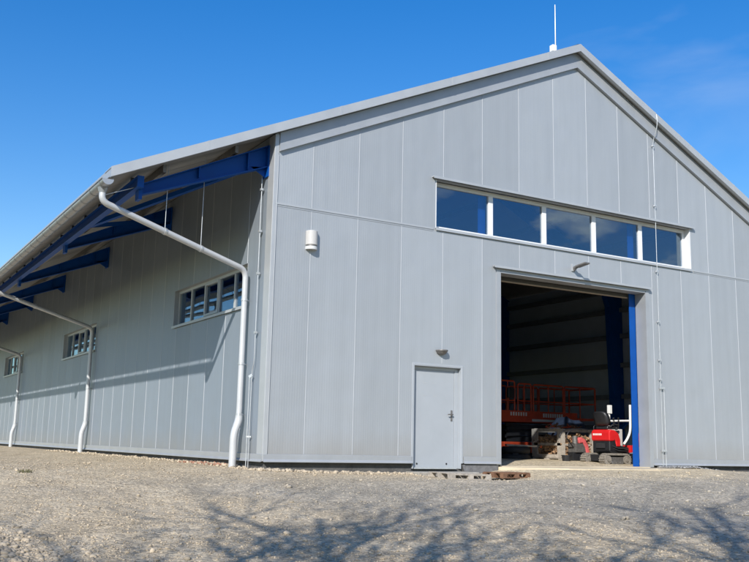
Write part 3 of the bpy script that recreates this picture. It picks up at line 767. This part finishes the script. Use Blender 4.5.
# ------------------------------------------------------------------ fittings on the wall
wl = tag(empty('wall_lamp', (.80, 0, 4.06)), 'pale half round wall lamp high on the front wall near the left corner', 'lamp')
mb = MB(); prof = [(.115*math.cos(t), -.125*math.sin(t)-.012) for t in np.linspace(0, math.pi, 13)]
mb.prism([(.115,0)] + prof + [(-.115,0)], -.10, .17, lambda u,v,a:(u,v,a)); mb.build('lamp_shell', M['lampgrey'], wl, .008)
mb = MB(); prof = [(.105*math.cos(t), -.115*math.sin(t)-.012) for t in np.linspace(0, math.pi, 13)]
mb.prism([(.105,0)] + prof + [(-.105,0)], -.128, -.101, lambda u,v,a:(u,v,a)); mb.build('vent_band', M['steel'], wl)
mb = MB(); prof = [(.115*math.cos(t), -.125*math.sin(t)-.012) for t in np.linspace(0, math.pi, 13)]
mb.prism([(.115,0)] + prof + [(-.115,0)], -.185, -.129, lambda u,v,a:(u,v,a)); mb.build('lens', M['lens'], wl)
dl = tag(empty('door_lamp', (3.77, 0, 2.18)), 'small dark bulkhead lamp above the small grey door', 'lamp')
mb = MB(); prof = [(.13*math.cos(t), -.15*math.sin(t)-.01) for t in np.linspace(0, math.pi, 13)]
mb.prism([(.13,0)] + prof + [(-.13,0)], .0, .03, lambda u,v,a:(u,v,a)); mb.build('lamp_hood', M['steel'], dl, .006)
mb = MB(); rings = [(.12,-.001),(.10,-.045),(.05,-.07)]; vs = []
for q, z in rings: vs += [(q*math.cos(t), -q*1.1*math.sin(t)-.008, z) for t in np.linspace(0, math.pi, 9)]
mb.add(vs, [(i*9+j, i*9+j+1, i*9+10+j, i*9+9+j) for i in range(2) for j in range(8)], 0, True); mb.add(vs[-9:], [tuple(range(9))]); mb.build('lens', M['steel'], dl)
fl = tag(empty('floodlight', (7.32, 0, 4.28)), 'slim grey floodlight on an arm above the big doorway', 'floodlight')
mb = MB(); mb.box(-.05, .05, -.03, -.0, -.07, .09); mb.build('base_plate', M['flash_l'], fl, .004)
mb = MB(); mb.bar((0,-.02,0),(0,-.14,.01),.05,.05); mb.bar((0,-.1,-.02),(0,-.02,-.06),.03,.03); mb.build('arm', M['steel'], fl)
mb = MB(); mb.bar((0,-.13,.012),(0,-.46,.05),.15,.035); mb.build('lamp_head', M['steel'], fl, .006)
lr = tag(empty('lightning_rod', (6.84, -.06, rz(6.84)+.0)), 'thin upright lightning rod on a pale block near the roof ridge', 'lightning rod')
mb = MB(); mb.tube([(0,0,0),(0,0,1.16)], [.017,.012], 8); mb.build('rod', M['galv'], lr)
mb = MB(); mb.box(-.14, -.02, -.07, .05, -.02, .14); mb.build('block', M['white'], lr, .012)

# ------------------------------------------------------------------ pallets by the door
def pallet(name, lx, ly, mt, boards=6):
    p = empty(name)
    for i in range(boards):
        mb = MB(); w_ = lx/boards*.72; x = -lx/2 + lx/boards*(i+.5); mb.box(x-w_/2, x+w_/2, -ly/2, ly/2, .122, .144); mb.build('deck_board', mt, p)
    for y in (-ly/2+.05, 0, ly/2-.05):
        mb = MB(); mb.box(-lx/2, lx/2, y-.05, y+.05, .1, .121); mb.box(-lx/2, lx/2, y-.05, y+.05, 0, .02); mb.build('stringer', mt, p)
        for x in (-lx/2+.07, 0, lx/2-.07):
            mb = MB(); mb.box(x-.07, x+.07, y-.05, y+.05, .021, .099); mb.build('block', mt, p)
    return p
pl = tag(pallet('pallet', 1.1, .8, M['greywood'], 7), 'grey weathered pallet lying at the foot of the small door', 'pallet')
pl.scale = (.8,1,.72); pl.location = (3.55, -.95, -.262); pl.rotation_euler = (0, math.radians(1.5), math.radians(-4))
pb = tag(pallet('pallet', .95, .6, M['brownwood'], 5), 'reddish brown pallet lying on gravel just left of the big doorway', 'pallet')
pb.scale = (.78,.9,.7); pb.location = (4.52, -1.12, -.235); pb.rotation_euler = (0, 0, math.radians(8))

# low weeds growing out of the gravel
def weed(loc, seed, label):
    rnd = random.Random(seed); root = empty('weed', loc); mb = MB()
    for i in range(46):
        a = rnd.uniform(0,6.28); b_ = rnd.uniform(.2,1.2); l_ = rnd.uniform(.03,.09); o_ = V((rnd.gauss(0,.06), rnd.gauss(0,.06), 0))
        d = V((math.cos(a)*math.sin(b_), math.sin(a)*math.sin(b_), math.cos(b_))); sd = d.cross(V((0,0,1))).normalized()*l_*.12
        mb.add([o_-sd*.5, o_+sd*.5, o_+d*l_*.6+sd, o_+d*l_+V((0,0,-l_*.2)), o_+d*l_*.6-sd], [(0,1,2,3,4)])
    mb.build('leaves', M['weed'], root, fix=False); return tag(root, label, 'weed')
M['weed'] = mat('weed_leaf', (.13,.125,.06), .7, 0, .3, 20)
weed((-3.83, .6, ground_z(-3.83, .6)), 5, 'small dry weed tuft in the gravel facing the long side wall')

# ------------------------------------------------------------------ mini excavator
ex = tag(empty('mini_excavator', (9.97, 1.28, -.05)), 'small red and black tracked excavator just inside the big doorway', 'excavator')
def track(y):
    root = MB(); L_, H = .86, .27; x0 = -.93; r = H/2
    pts_ = [(x0+r + (L_-2*r)*t, r*0) for t in ()]
    path = []
    for i in range(9): a = math.pi/2 + math.pi*i/8; path.append((x0+r+r*math.cos(a), r+r*math.sin(a)))
    for i in range(9): a = -math.pi/2 + math.pi*i/8; path.append((x0+L_-r+r*math.cos(a), r+r*math.sin(a)))
    inner = [(r_c[0]*.0 + (x0+r if r_c[0] < x0+L_/2 else x0+L_-r) + (r_c[0]-(x0+r if r_c[0] < x0+L_/2 else x0+L_-r))*.78, r+(r_c[1]-r)*.78) for r_c in path]
    n = len(path); w_ = .18
    for A, B, fl_ in ((path, inner, 0),):
        vs = [(x,y-w_/2,z) for x,z in path]+[(x,y+w_/2,z) for x,z in path]+[(x,y-w_/2,z) for x,z in inner]+[(x,y+w_/2,z) for x,z in inner]
        fs = []
        for i in range(n):
            j = (i+1)%n
            fs += [(i,j,n+j,n+i),(2*n+i,3*n+i,3*n+j,2*n+j),(i,2*n+i,2*n+j,j),(n+i,n+j,3*n+j,3*n+i)]
        root.add(vs, fs)
    # lugs
    per = []
    for i in range(n):
        j = (i+1)%n; a = V((path[i][0],0,path[i][1])); b = V((path[j][0],0,path[j][1]))
        k_ = max(1, int((b-a).length/.055))
        for t in range(k_):
            p = a.lerp(b, (t+.5)/k_); d = (b-a).normalized(); per.append((p, d))
    for p, d in per:
        nrm = V((d.z,0,-d.x)); root.bar(p + V((0,y-w_/2,0)) + nrm*.006, p + V((0,y+w_/2,0)) + nrm*.006, .024, .02, 0, nrm)
    t = root.build('track', M['track'], ex)
    for cx, rr in ((x0+r,.10),(x0+L_-r,.10)):
        mb = MB(); mb.tube([(cx,y-.08,r),(cx,y+.08,r)], rr, 18); mb.tube([(cx,y-.10,r),(cx,y+.1,r)], .045, 12); mb.build('wheel', M['track'], t)
    mb = MB(); mb.box(x0+.2, x0+L_-.2, y-.06, y+.06, .06, .2)
    mb.build('track_frame', M['steel'], t)
    for cx in (x0+.3,x0+.43,x0+.56):
        mb = MB(); mb.tube([(cx,y-.085,.055),(cx,y+.085,.055)], .045, 12); mb.build('roller', M['steel'], t)
track(-.29); track(.33)
mb = MB(); mb.box(-.78, -.2, -.2, .24, .1, .25); mb.tube([(-.35,.02,.24),(-.35,.02,.33)], .2, 18); mb.build('undercarriage', M['black'], ex)
mb = MB(); mb.prism([(-.62,.34),(-.56,.28),(.04,.28),(.08,.34),(.08,.42),(-.25,.47),(-.3,.62),(-.62,.62)], -.24, .31, lambda u,v,a:(u,a,v)); mb.build('body', M['black'], ex, .03, 3)
mb = MB(); mb.prism([(-.65,.60),(-.63,.565),(-.50,.57),(-.46,.60),(-.43,.56),(-.42,.44),(-.28,.44),(-.28,.60),(-.34,.75),(-.46,.825),(-.6,.84),(-.65,.78)], -.265, .335, lambda u,v,a:(u,a,v)); hood = mb.build('hood', M['red'], ex, .025, 3)
mb = MB()
for i in range(6): mb.box(-.654, -.6505, .24-.05*i, .24-.05*i+.034, .70, .745)
mb.build('lettering', M['offwhite'], hood)
mb = MB(); mb.prism([(-.60,.35),(-.42,.33),(-.36,.40),(-.44,.52),(-.58,.52)], -.252, -.243, lambda u,v,a:(u,a,v)); mb.tube([(-.28,-.26,.40),(-.28,-.235,.40)], .04, 12); mb.build('side_panel', M['black'], ex)
# seat
st_ = MB(); st_.prism([(-.60,.85),(-.22,.85),(-.19,.88),(-.24,.93),(-.58,.925)], -.15, .24, lambda u,v,a:(u,a,v)); seat = st_.build('seat', M['black'], ex, .03, 3)
mb = MB()
prof = [(.0,.97,.20),(-.03,1.07,.225),(-.06,1.17,.225),(-.09,1.26,.20),(-.105,1.30,.13)]
vs = []
for dx in (-.05, .03):
    for (x,z,hw) in prof:
        for t in np.linspace(-1,1,7): vs.append((x-.56+dx+.05*abs(t)**2*(1 if dx>0 else .6), .045+hw*t, z-.04))
k5 = 35
fs = [(i*7+j,i*7+j+1,i*7+8+j,i*7+7+j) for i in range(4) for j in range(6)]
fs += [(k5+a,k5+d,k5+c,k5+b) for a,b,c,d in fs]
edge = [j for j in range(7)] + [i*7+6 for i in range(1,5)] + [28+j for j in range(5,-1,-1)] + [i*7 for i in range(3,0,-1)]
fs += [(edge[i], edge[(i+1)%len(edge)], k5+edge[(i+1)%len(edge)], k5+edge[i]) for i in range(len(edge))]
mb.add(vs, fs, 0, True); mb.build('backrest', M['black'], seat)
mb = MB(); mb.tube([(-.5,.24,.92),(-.42,.27,1.0),(-.2,.28,.97)], .022, 8); mb.tube([(-.5,-.15,.90),(-.42,-.18,.97),(-.25,-.18,.95)], .022, 8); mb.build('armrest', M['black'], seat)
# roll-over posts with their crossbar
mb = MB()
for y in (-.28, .42):
    mb.tube(bez([(-.20,y,.50),(-.08,y,.62),(.03,y,.80),(.04,y,1.44)]), .03, 12)
mb.tube([(.04,-.28,1.06),(.04,.42,1.06)], .026, 10)
rop = mb.build('roll_bar', M['offwhite'], ex)
mb = MB(); mb.box(-.01, .09, .36, .44, 1.24, 1.45); mb.build('bracket', M['offwhite'], rop, .01)
mb = MB(); mb.tube(bez([(-.55,-.256,.46),(-.40,-.285,.40),(-.20,-.27,.40),(-.05,-.25,.36)], 4), .014, 8); mb.tube(bez([(-.52,-.256,.40),(-.38,-.28,.345),(-.10,-.26,.34)], 4), .012, 8); mb.build('hose', M['dark'], ex)
mb = MB(); mb.box(-.655,-.648,-.12,.18,.40,.52); mb.build('grille', M['dark'], ex, .004)
mb = MB(); mb.tube(bez([(-.60,.30,.84),(-.60,.30,.93),(-.45,.31,.95),(-.30,.31,.86)], 4), .012, 8); mb.build('grab_rail', M['black'], ex)
mb = MB(); mb.tube([(-.35,-.2,.83),(-.35,-.2,.90)], .03, 12); mb.build('fuel_cap', M['black'], ex)
# levers, console, boom foot, dozer blade
mb = MB(); mb.box(-.12, .04, -.02, .26, .42, .86); mb.build('console', M['lampgrey'], ex, .02)
for (x,y) in ((-.06,.02),(-.02,.22)):
    mb = MB(); mb.tube([(x,y,.85),(x+.02,y,1.10),(x,y,1.13)], [.012,.012,.024], 8); mb.build('lever', M['black'], ex)
mb = MB(); mb.prism([(.0,.30),(.2,.34),(.2,.46),(.0,.48)], -.3, -.05, lambda u,v,a:(u,a,v)); mb.build('boom_foot', M['red'], ex, .01)
mb = MB(); mb.prism([(.2,.35),(.3,.36),(.73,.95),(.68,1.02),(.24,.46)], -.24, -.1, lambda u,v,a:(u,a,v)); mb.build('boom', M['red'], ex, .01)
mb = MB(); mb.prism([(-.05,.01),(.02,.0),(.06,.1),(.04,.25),(.0,.29),(-.03,.28),(.01,.14)], -.40, .46, lambda u,v,a:(u,a,v)); mb.build('dozer_blade', M['black'], ex, .006)
tb = MB(); k_ = 14; rr = [(.09,0),(.115,.2),(.125,.2),(.125,.215),(.10,.215),(.085,.03)]
vs = [(r*math.cos(2*math.pi*i/k_), r*math.sin(2*math.pi*i/k_), z) for r, z in rr for i in range(k_)]
tb.add(vs, [(j*k_+i, j*k_+(i+1)%k_, (j+1)*k_+(i+1)%k_, (j+1)*k_+i) for j in range(5) for i in range(k_)] + [tuple(range(k_)), tuple(range(5*k_,6*k_))], 0)
tb = tag(tb.build('bucket', M['black']), 'small black bucket on the floor between crate and red excavator', 'bucket'); tb.location = (8.82, 1.95, -.05)

# ------------------------------------------------------------------ firewood crate
cr = tag(empty('firewood_crate', (10.12, 3.5, -.05)), 'weathered wooden crate full of split firewood standing beside the red excavator', 'crate')
W_, D_, H_ = .99, 1.17, .88
for (x,y) in ((0,0),(W_,0),(0,D_),(W_,D_)):
    mb = MB(); mb.box(x-.035, x+.045, y-.035, y+.045, .13, H_); mb.build('post', M['greywood'], cr)
for z in (.12, .44, .80):
    for q in ((.05,W_-.05,-.03,-.008),(.05,W_-.05,D_+.008,D_+.03)):
        mb = MB(); mb.box(q[0],q[1],q[2],q[3],z,z+(.07 if z != .44 else .05)); mb.build('rail', M['greywood'], cr)
    for x in (-.03, W_+.008):
        mb = MB(); mb.box(x, x+.022, .05, D_-.05, z, z+(.09 if z != .44 else .07)); mb.build('rail', M['greywood'], cr)
mb = MB(); mb.box(-.03, -.008, .05, .2, .21, .80); mb.box(-.03,-.008,D_-.2,D_-.05,.21,.80); mb.build('side_board', M['greywood'], cr)
mb = MB(); mb.box(-.02, W_+.03, -.02, D_+.03, .10, .119); mb.build('floor_board', M['greywood'], cr)
for x in (0, W_/2, W_):
    for y in (.02, D_/2, D_-.02):
        mb = MB(); mb.box(x-.09, x+.11, y-.06, y+.07, 0, .099); mb.build('foot', M['greywood'], cr)
mb = MB(); random.seed(3)
for i in range(620):
    x = random.uniform(.03, W_-.03); y = random.uniform(.02, D_-.02)
    if random.random() < .7:
        if random.random() < .5: x = random.uniform(.01,.1)
        else: y = random.uniform(.0,.1)
    z = random.uniform(.15, .78 - .25*abs(x-.5)); a = random.uniform(0, 6.28); b_ = random.uniform(-.6,.6); l_ = random.uniform(.06,.13); r = random.uniform(.02,.045)
    d = V((math.cos(a)*math.cos(b_), math.sin(a)*math.cos(b_), math.sin(b_)))
    mb.tube([V((x,y,z))-d*l_*.5, V((x,y,z))+d*l_*.5], r, random.choice((3,4,5)), random.choice((0,0,1,2)), True, False)
fw = mb.build('firewood', [M['log'], mat('pale_split_wood', (.38,.235,.13), .85, 0, .3, 14), mat('dark_bark_wood', (.16,.10,.06), .9, 0, .3, 14)], cr); fw['kind'] = 'stuff'

# garden machine behind the excavator: hooped guard, faded red cover
gm = tag(empty('garden_tiller', (9.42, 2.30, -.05)), 'walk-behind tiller with hooped dark handle and faded red cover between crate and excavator', 'tiller')
mb = MB(); mb.tube(bez([(-.22,.05,.62),(-.20,.05,.74),(-.05,.05,.84),(.30,.05,.86),(.52,.08,.84)], 5), .016, 8); mb.tube(bez([(-.22,.3,.62),(-.20,.3,.74),(-.05,.3,.84),(.30,.3,.86),(.52,.3,.84)], 5), .016, 8); mb.tube([(-.22,.05,.62),(.05,.1,.4),(.2,.12,.3)], .016, 8); mb.build('handlebar', M['black'], gm)
mb = MB(); pr = [(.12,.62),(.24,.66),(.36,.60),(.46,.46),(.50,.28),(.40,.24),(.36,.40),(.28,.52),(.16,.5)]
mb.prism(pr, .0, .26, lambda u,v,a:(u,a,v)); mb.build('cover', M['pink'], gm, .02)
mb = MB(); mb.box(.05,.4,.02,.3,.28,.5); mb.tube([(.1,.1,.5),(.1,.1,.68)], .07, 12); mb.build('engine', M['steel'], gm, .01)
mb = MB(); mb.box(.0,.42,.06,.26,.07,.279); mb.build('chassis', M['black'], gm, .01)
for y in (-.02,.34):
    mb = MB(); mb.tube([(.3,y-.05,.13),(.3,y+.05,.13)], .13, 18); mb.tube([(.3,y-.055,.13),(.3,y+.055,.13)], .06, 12, 0); mb.build('wheel', M['dark'], gm, .012)
mb = MB(); random.seed(9)
# clutter lying on the crate top
ct = tag(empty('scrap_bundle', (10.2, 3.55, .84)), 'bundle of twisted red and rusty scrap lying on the firewood crate', 'scrap')
for i in range(34):
    p = V((random.uniform(-.25,.75), random.uniform(-.05,.5), random.uniform(.02,.1))); d = V((random.uniform(-.12,.12), random.uniform(-.1,.1), random.uniform(-.03,.05)))
    mb.tube([p-d, p+d*.3, p+d+V((0,0,.02))], random.uniform(.008,.02), 5, random.choice((0,1,1)))
mb.build('scrap_rods', [M['orange'], mat('rusty_iron', (.17,.09,.055), .85, .1, .4, 14)], ct)
tp = tag(MB(), None) if False else MB()
vs = []; nu, nv_ = 14, 10
for i in range(nu):
    for j in range(nv_):
        u = i/(nu-1)*2-1; v = j/(nv_-1)*2-1; d = max(abs(u),abs(v))
        vs.append((u*.42, v*.4, .34*(1-d**3)*(1+.35*mnoise.noise(V((u*2.1,v*2.3,.7)))) - .03 ))
tp.add(vs, [(i*nv_+j,(i+1)*nv_+j,(i+1)*nv_+j+1,i*nv_+j+1) for i in range(nu-1) for j in range(nv_-1)], 0, True)
tp.box(-.40,.40,-.38,.38,-.9,-.031)
tpo = tag(tp.build('tarp_bundle', M['tarp']), 'dark blue tarpaulin heaped over a stack behind the excavator seat', 'tarp'); tpo.location = (11.3, 4.6, .86)

# ------------------------------------------------------------------ scissor lift
sc = tag(empty('scissor_lift', (9.4, 5.2, -.05)), 'orange red scissor lift with railed platform in the dark hall', 'lift')
W2 = 1.15
mb = MB(); mb.box(.15, 2.65, .05, W2-.05, .22, .52); mb.build('chassis', M['orange'], sc, .02)
for x in (.45, 2.3):
    for y in (.02, W2-.02):
        mb = MB(); mb.tube([(x,y-.1,.22),(x,y+.1,.22)], .22, 20); mb.tube([(x,y-.11,.22),(x,y+.11,.22)], .1, 12, 1); mb.build('wheel', [M['dark'], M['offwhite']], sc)
for i in range(3):
    z0 = .56 + .16*i
    for y in (.12, W2-.12):
        mb = MB(); mb.bar((.3,y,z0),(2.5,y,z0+.12),.05,.09); mb.bar((.3,y+.055*(1 if y < .5 else -1),z0+.12),(2.5,y+.055*(1 if y < .5 else -1),z0),.05,.09); mb.build('scissor_arm', M['black'], sc)
mb = MB(); mb.box(-.05, 2.8, 0, W2, 1.07, 1.17); mb.box(-.05,2.8,-.02,0.0,1.17,1.38); mb.box(-.05,2.8,W2,W2+.02,1.17,1.38); deck = mb.build('deck', M['orange'], sc)
mb = MB(); mb.box(1.1, 2.45, -.028, -.0201, 1.095, 1.16)
for i in range(9): mb.box(1.5+.085*i, 1.5+.085*i+.055, -.026, -.0205, 1.22, 1.33)
for i in range(7): mb.box(.32+.09*i, .32+.09*i+.05, -.026, -.0205, 1.24, 1.34)
mb.build('lettering', M['lampgrey'], deck)
for y in (.02, W2-.02):
    for (xa, xb, zt) in ((.02,.5,2.20),(.62,1.1,2.14),(1.18,2.3,2.13),(2.35,3.55,2.13)):
        mb = MB()
        mb.tube([(xa,y,1.2),(xa,y,zt-.04),(xa+.04,y,zt),(xb-.04,y,zt),(xb,y,zt-.04),(xb,y,1.2)], .026, 8); mb.tube([(xa,y,1.66),(xb,y,1.66)], .02, 8); mb.tube([((xa+xb)/2,y,1.2),((xa+xb)/2,y,zt)], .018, 8); mb.build('guard_rail', M['orange'], sc)
for x in (.02, 3.55):
    mb = MB(); mb.tube([(x,.02,2.12),(x,W2-.02,2.12)], .024, 8); mb.tube([(x,.02,1.66),(x,W2-.02,1.66)], .02, 8); mb.build('guard_rail', M['orange'], sc)
mb = MB(); mb.box(2.8, 3.6, .06, W2-.06, 1.18, 1.24); mb.build('deck_extension', M['orange'], sc)
mb = MB(); mb.box(.2,.42,-.1,.0,1.72,2.0); mb.build('control_box', M['black'], sc, .02)
# tyre and pale board left of the crate
ty = tag(MB(), None) if False else MB()
vs = []; n1, n2 = 28, 10
for i in range(n1):
    for j in range(n2):
        a = 2*math.pi*i/n1; b_ = 2*math.pi*j/n2; R_ = .30 + .10*math.cos(b_)
        vs.append((R_*math.cos(a), R_*math.sin(a), .10 + .1*math.sin(b_)))
ty.add(vs, [(i*n2+j, ((i+1)%n1)*n2+j, ((i+1)%n1)*n2+(j+1)%n2, i*n2+(j+1)%n2) for i in range(n1) for j in range(n2)], 0, True)
tyo = tag(ty.build('tyre', M['dark']), 'lower of two dark tyres lying stacked left of the firewood crate', 'tyre', 'tyres lying in the hall'); tyo.location = (9.25, 4.4, -.05)
ty2 = tyo.copy(); C.objects.link(ty2); ty2.location = (9.28, 4.43, .151); ty2.rotation_euler.z = .4
tag(ty2, 'upper of two dark tyres lying stacked left of the firewood crate', 'tyre', 'tyres lying in the hall')
pk = MB(); pk.bar((-.42,0,0),(.42,.05,-.02),.16,.045); pk = tag(pk.build('plank', M['greywood'], None, .004), 'short pale plank lying across the stacked dark tyres', 'plank'); pk.location = (9.37, 4.3, .378); pk.rotation_euler.z = -.4

# ------------------------------------------------------------------ bare trees behind the photographer: their shadows lie on the yard
def tree_mesh(seed, h):
    rnd = random.Random(seed); tr = MB(); brn = MB()
    def grow(p, d, length, r, depth, mbx):
        n = 4 if depth < 2 else 3
        pts_ = [p]; rs = [r]; q = V(p); dd = V(d)
        for i in range(n):
            dd = (dd + V((rnd.gauss(0,.10), rnd.gauss(0,.10), rnd.gauss(.04,.06)))).normalized()
            q = q + dd*length/n; pts_.append(V(q)); rs.append(r*(1-.5*(i+1)/n))
        mbx.tube(pts_, rs, 7 if depth == 0 else (5 if depth < 3 else 3), 0, False)
        if depth >= 4: return
        kids_ = 7 if depth == 0 else (5 if depth < 2 else 3)
        for k_ in range(kids_):
            t = rnd.uniform(.35 if depth == 0 else .2, 1.0); idx = min(n-1, int(t*n)); b0 = pts_[idx].lerp(pts_[idx+1], t*n-idx)
            ax = dd.orthogonal().normalized(); ax.rotate(Matrix.Rotation(rnd.uniform(0,6.28), 3, dd))
            nd = dd.copy(); nd.rotate(Matrix.Rotation(rnd.uniform(.35,.95), 3, ax))
            grow(b0, nd, length*rnd.uniform(.48,.72), max(.017, r*rnd.uniform(.42,.6)), depth+1, brn)
    grow(V((0,0,0)), V((0,0,1)), h*.55, .17, 0, tr)
    return tr, brn
spots = [(4.9, 11.4, 1, .98), (7.6, 10.4, 2, 1.02), (2.9, 9.6, 2, .9), (10.6, 9.8, 1, 1.02), (13.4, 8.8, 2, 1.0)]
protos = {}
wh = ['second from the west', 'third from the west', 'westmost', 'fourth from the west', 'eastmost']
T_ = 1.379/.88
for i, (lat, s, sd, scl) in enumerate(spots):
    # tip of the shadow sits at (s, lat) in front of the camera
    px = CAM.x + S0.x*(s+3.2) + R0.x*(lat-1.6); py = CAM.y + S0.y*(s+3.2) + R0.y*(lat-1.6)
    hgt = 13.0*scl; bx_, by_ = px - .725*T_*hgt*.86, py - .689*T_*hgt*.86
    gzz = ground_z(bx_, by_)
    if sd not in protos:
        root = empty('bare_tree'); a, b = tree_mesh(sd*13+4, 13.0)
        a.build('trunk', M['bark'], root, fix=False); b.build('branches', M['bark'], root, fix=False); protos[sd] = root; t = root
    else: t = copy_tree(protos[sd])
    t.location = (bx_, by_, gzz-.1); t.scale = (scl,)*3; t.rotation_euler.z = i*1.3
    tag(t, 'tall leafless tree behind the photographer, %s of the row' % wh[i], 'tree', 'bare trees along the yard edge')

# ------------------------------------------------------------------ render settings
scene.render.engine = 'CYCLES'
scene.view_settings.view_transform = 'Standard'; scene.view_settings.look = 'None'
scene.view_settings.exposure = .1; scene.view_settings.gamma = 1; scene.view_settings.use_curve_mapping = False
scene.cycles.max_bounces = 8; scene.cycles.transparent_max_bounces = 16; scene.cycles.caustics_reflective = False; scene.cycles.caustics_refractive = False
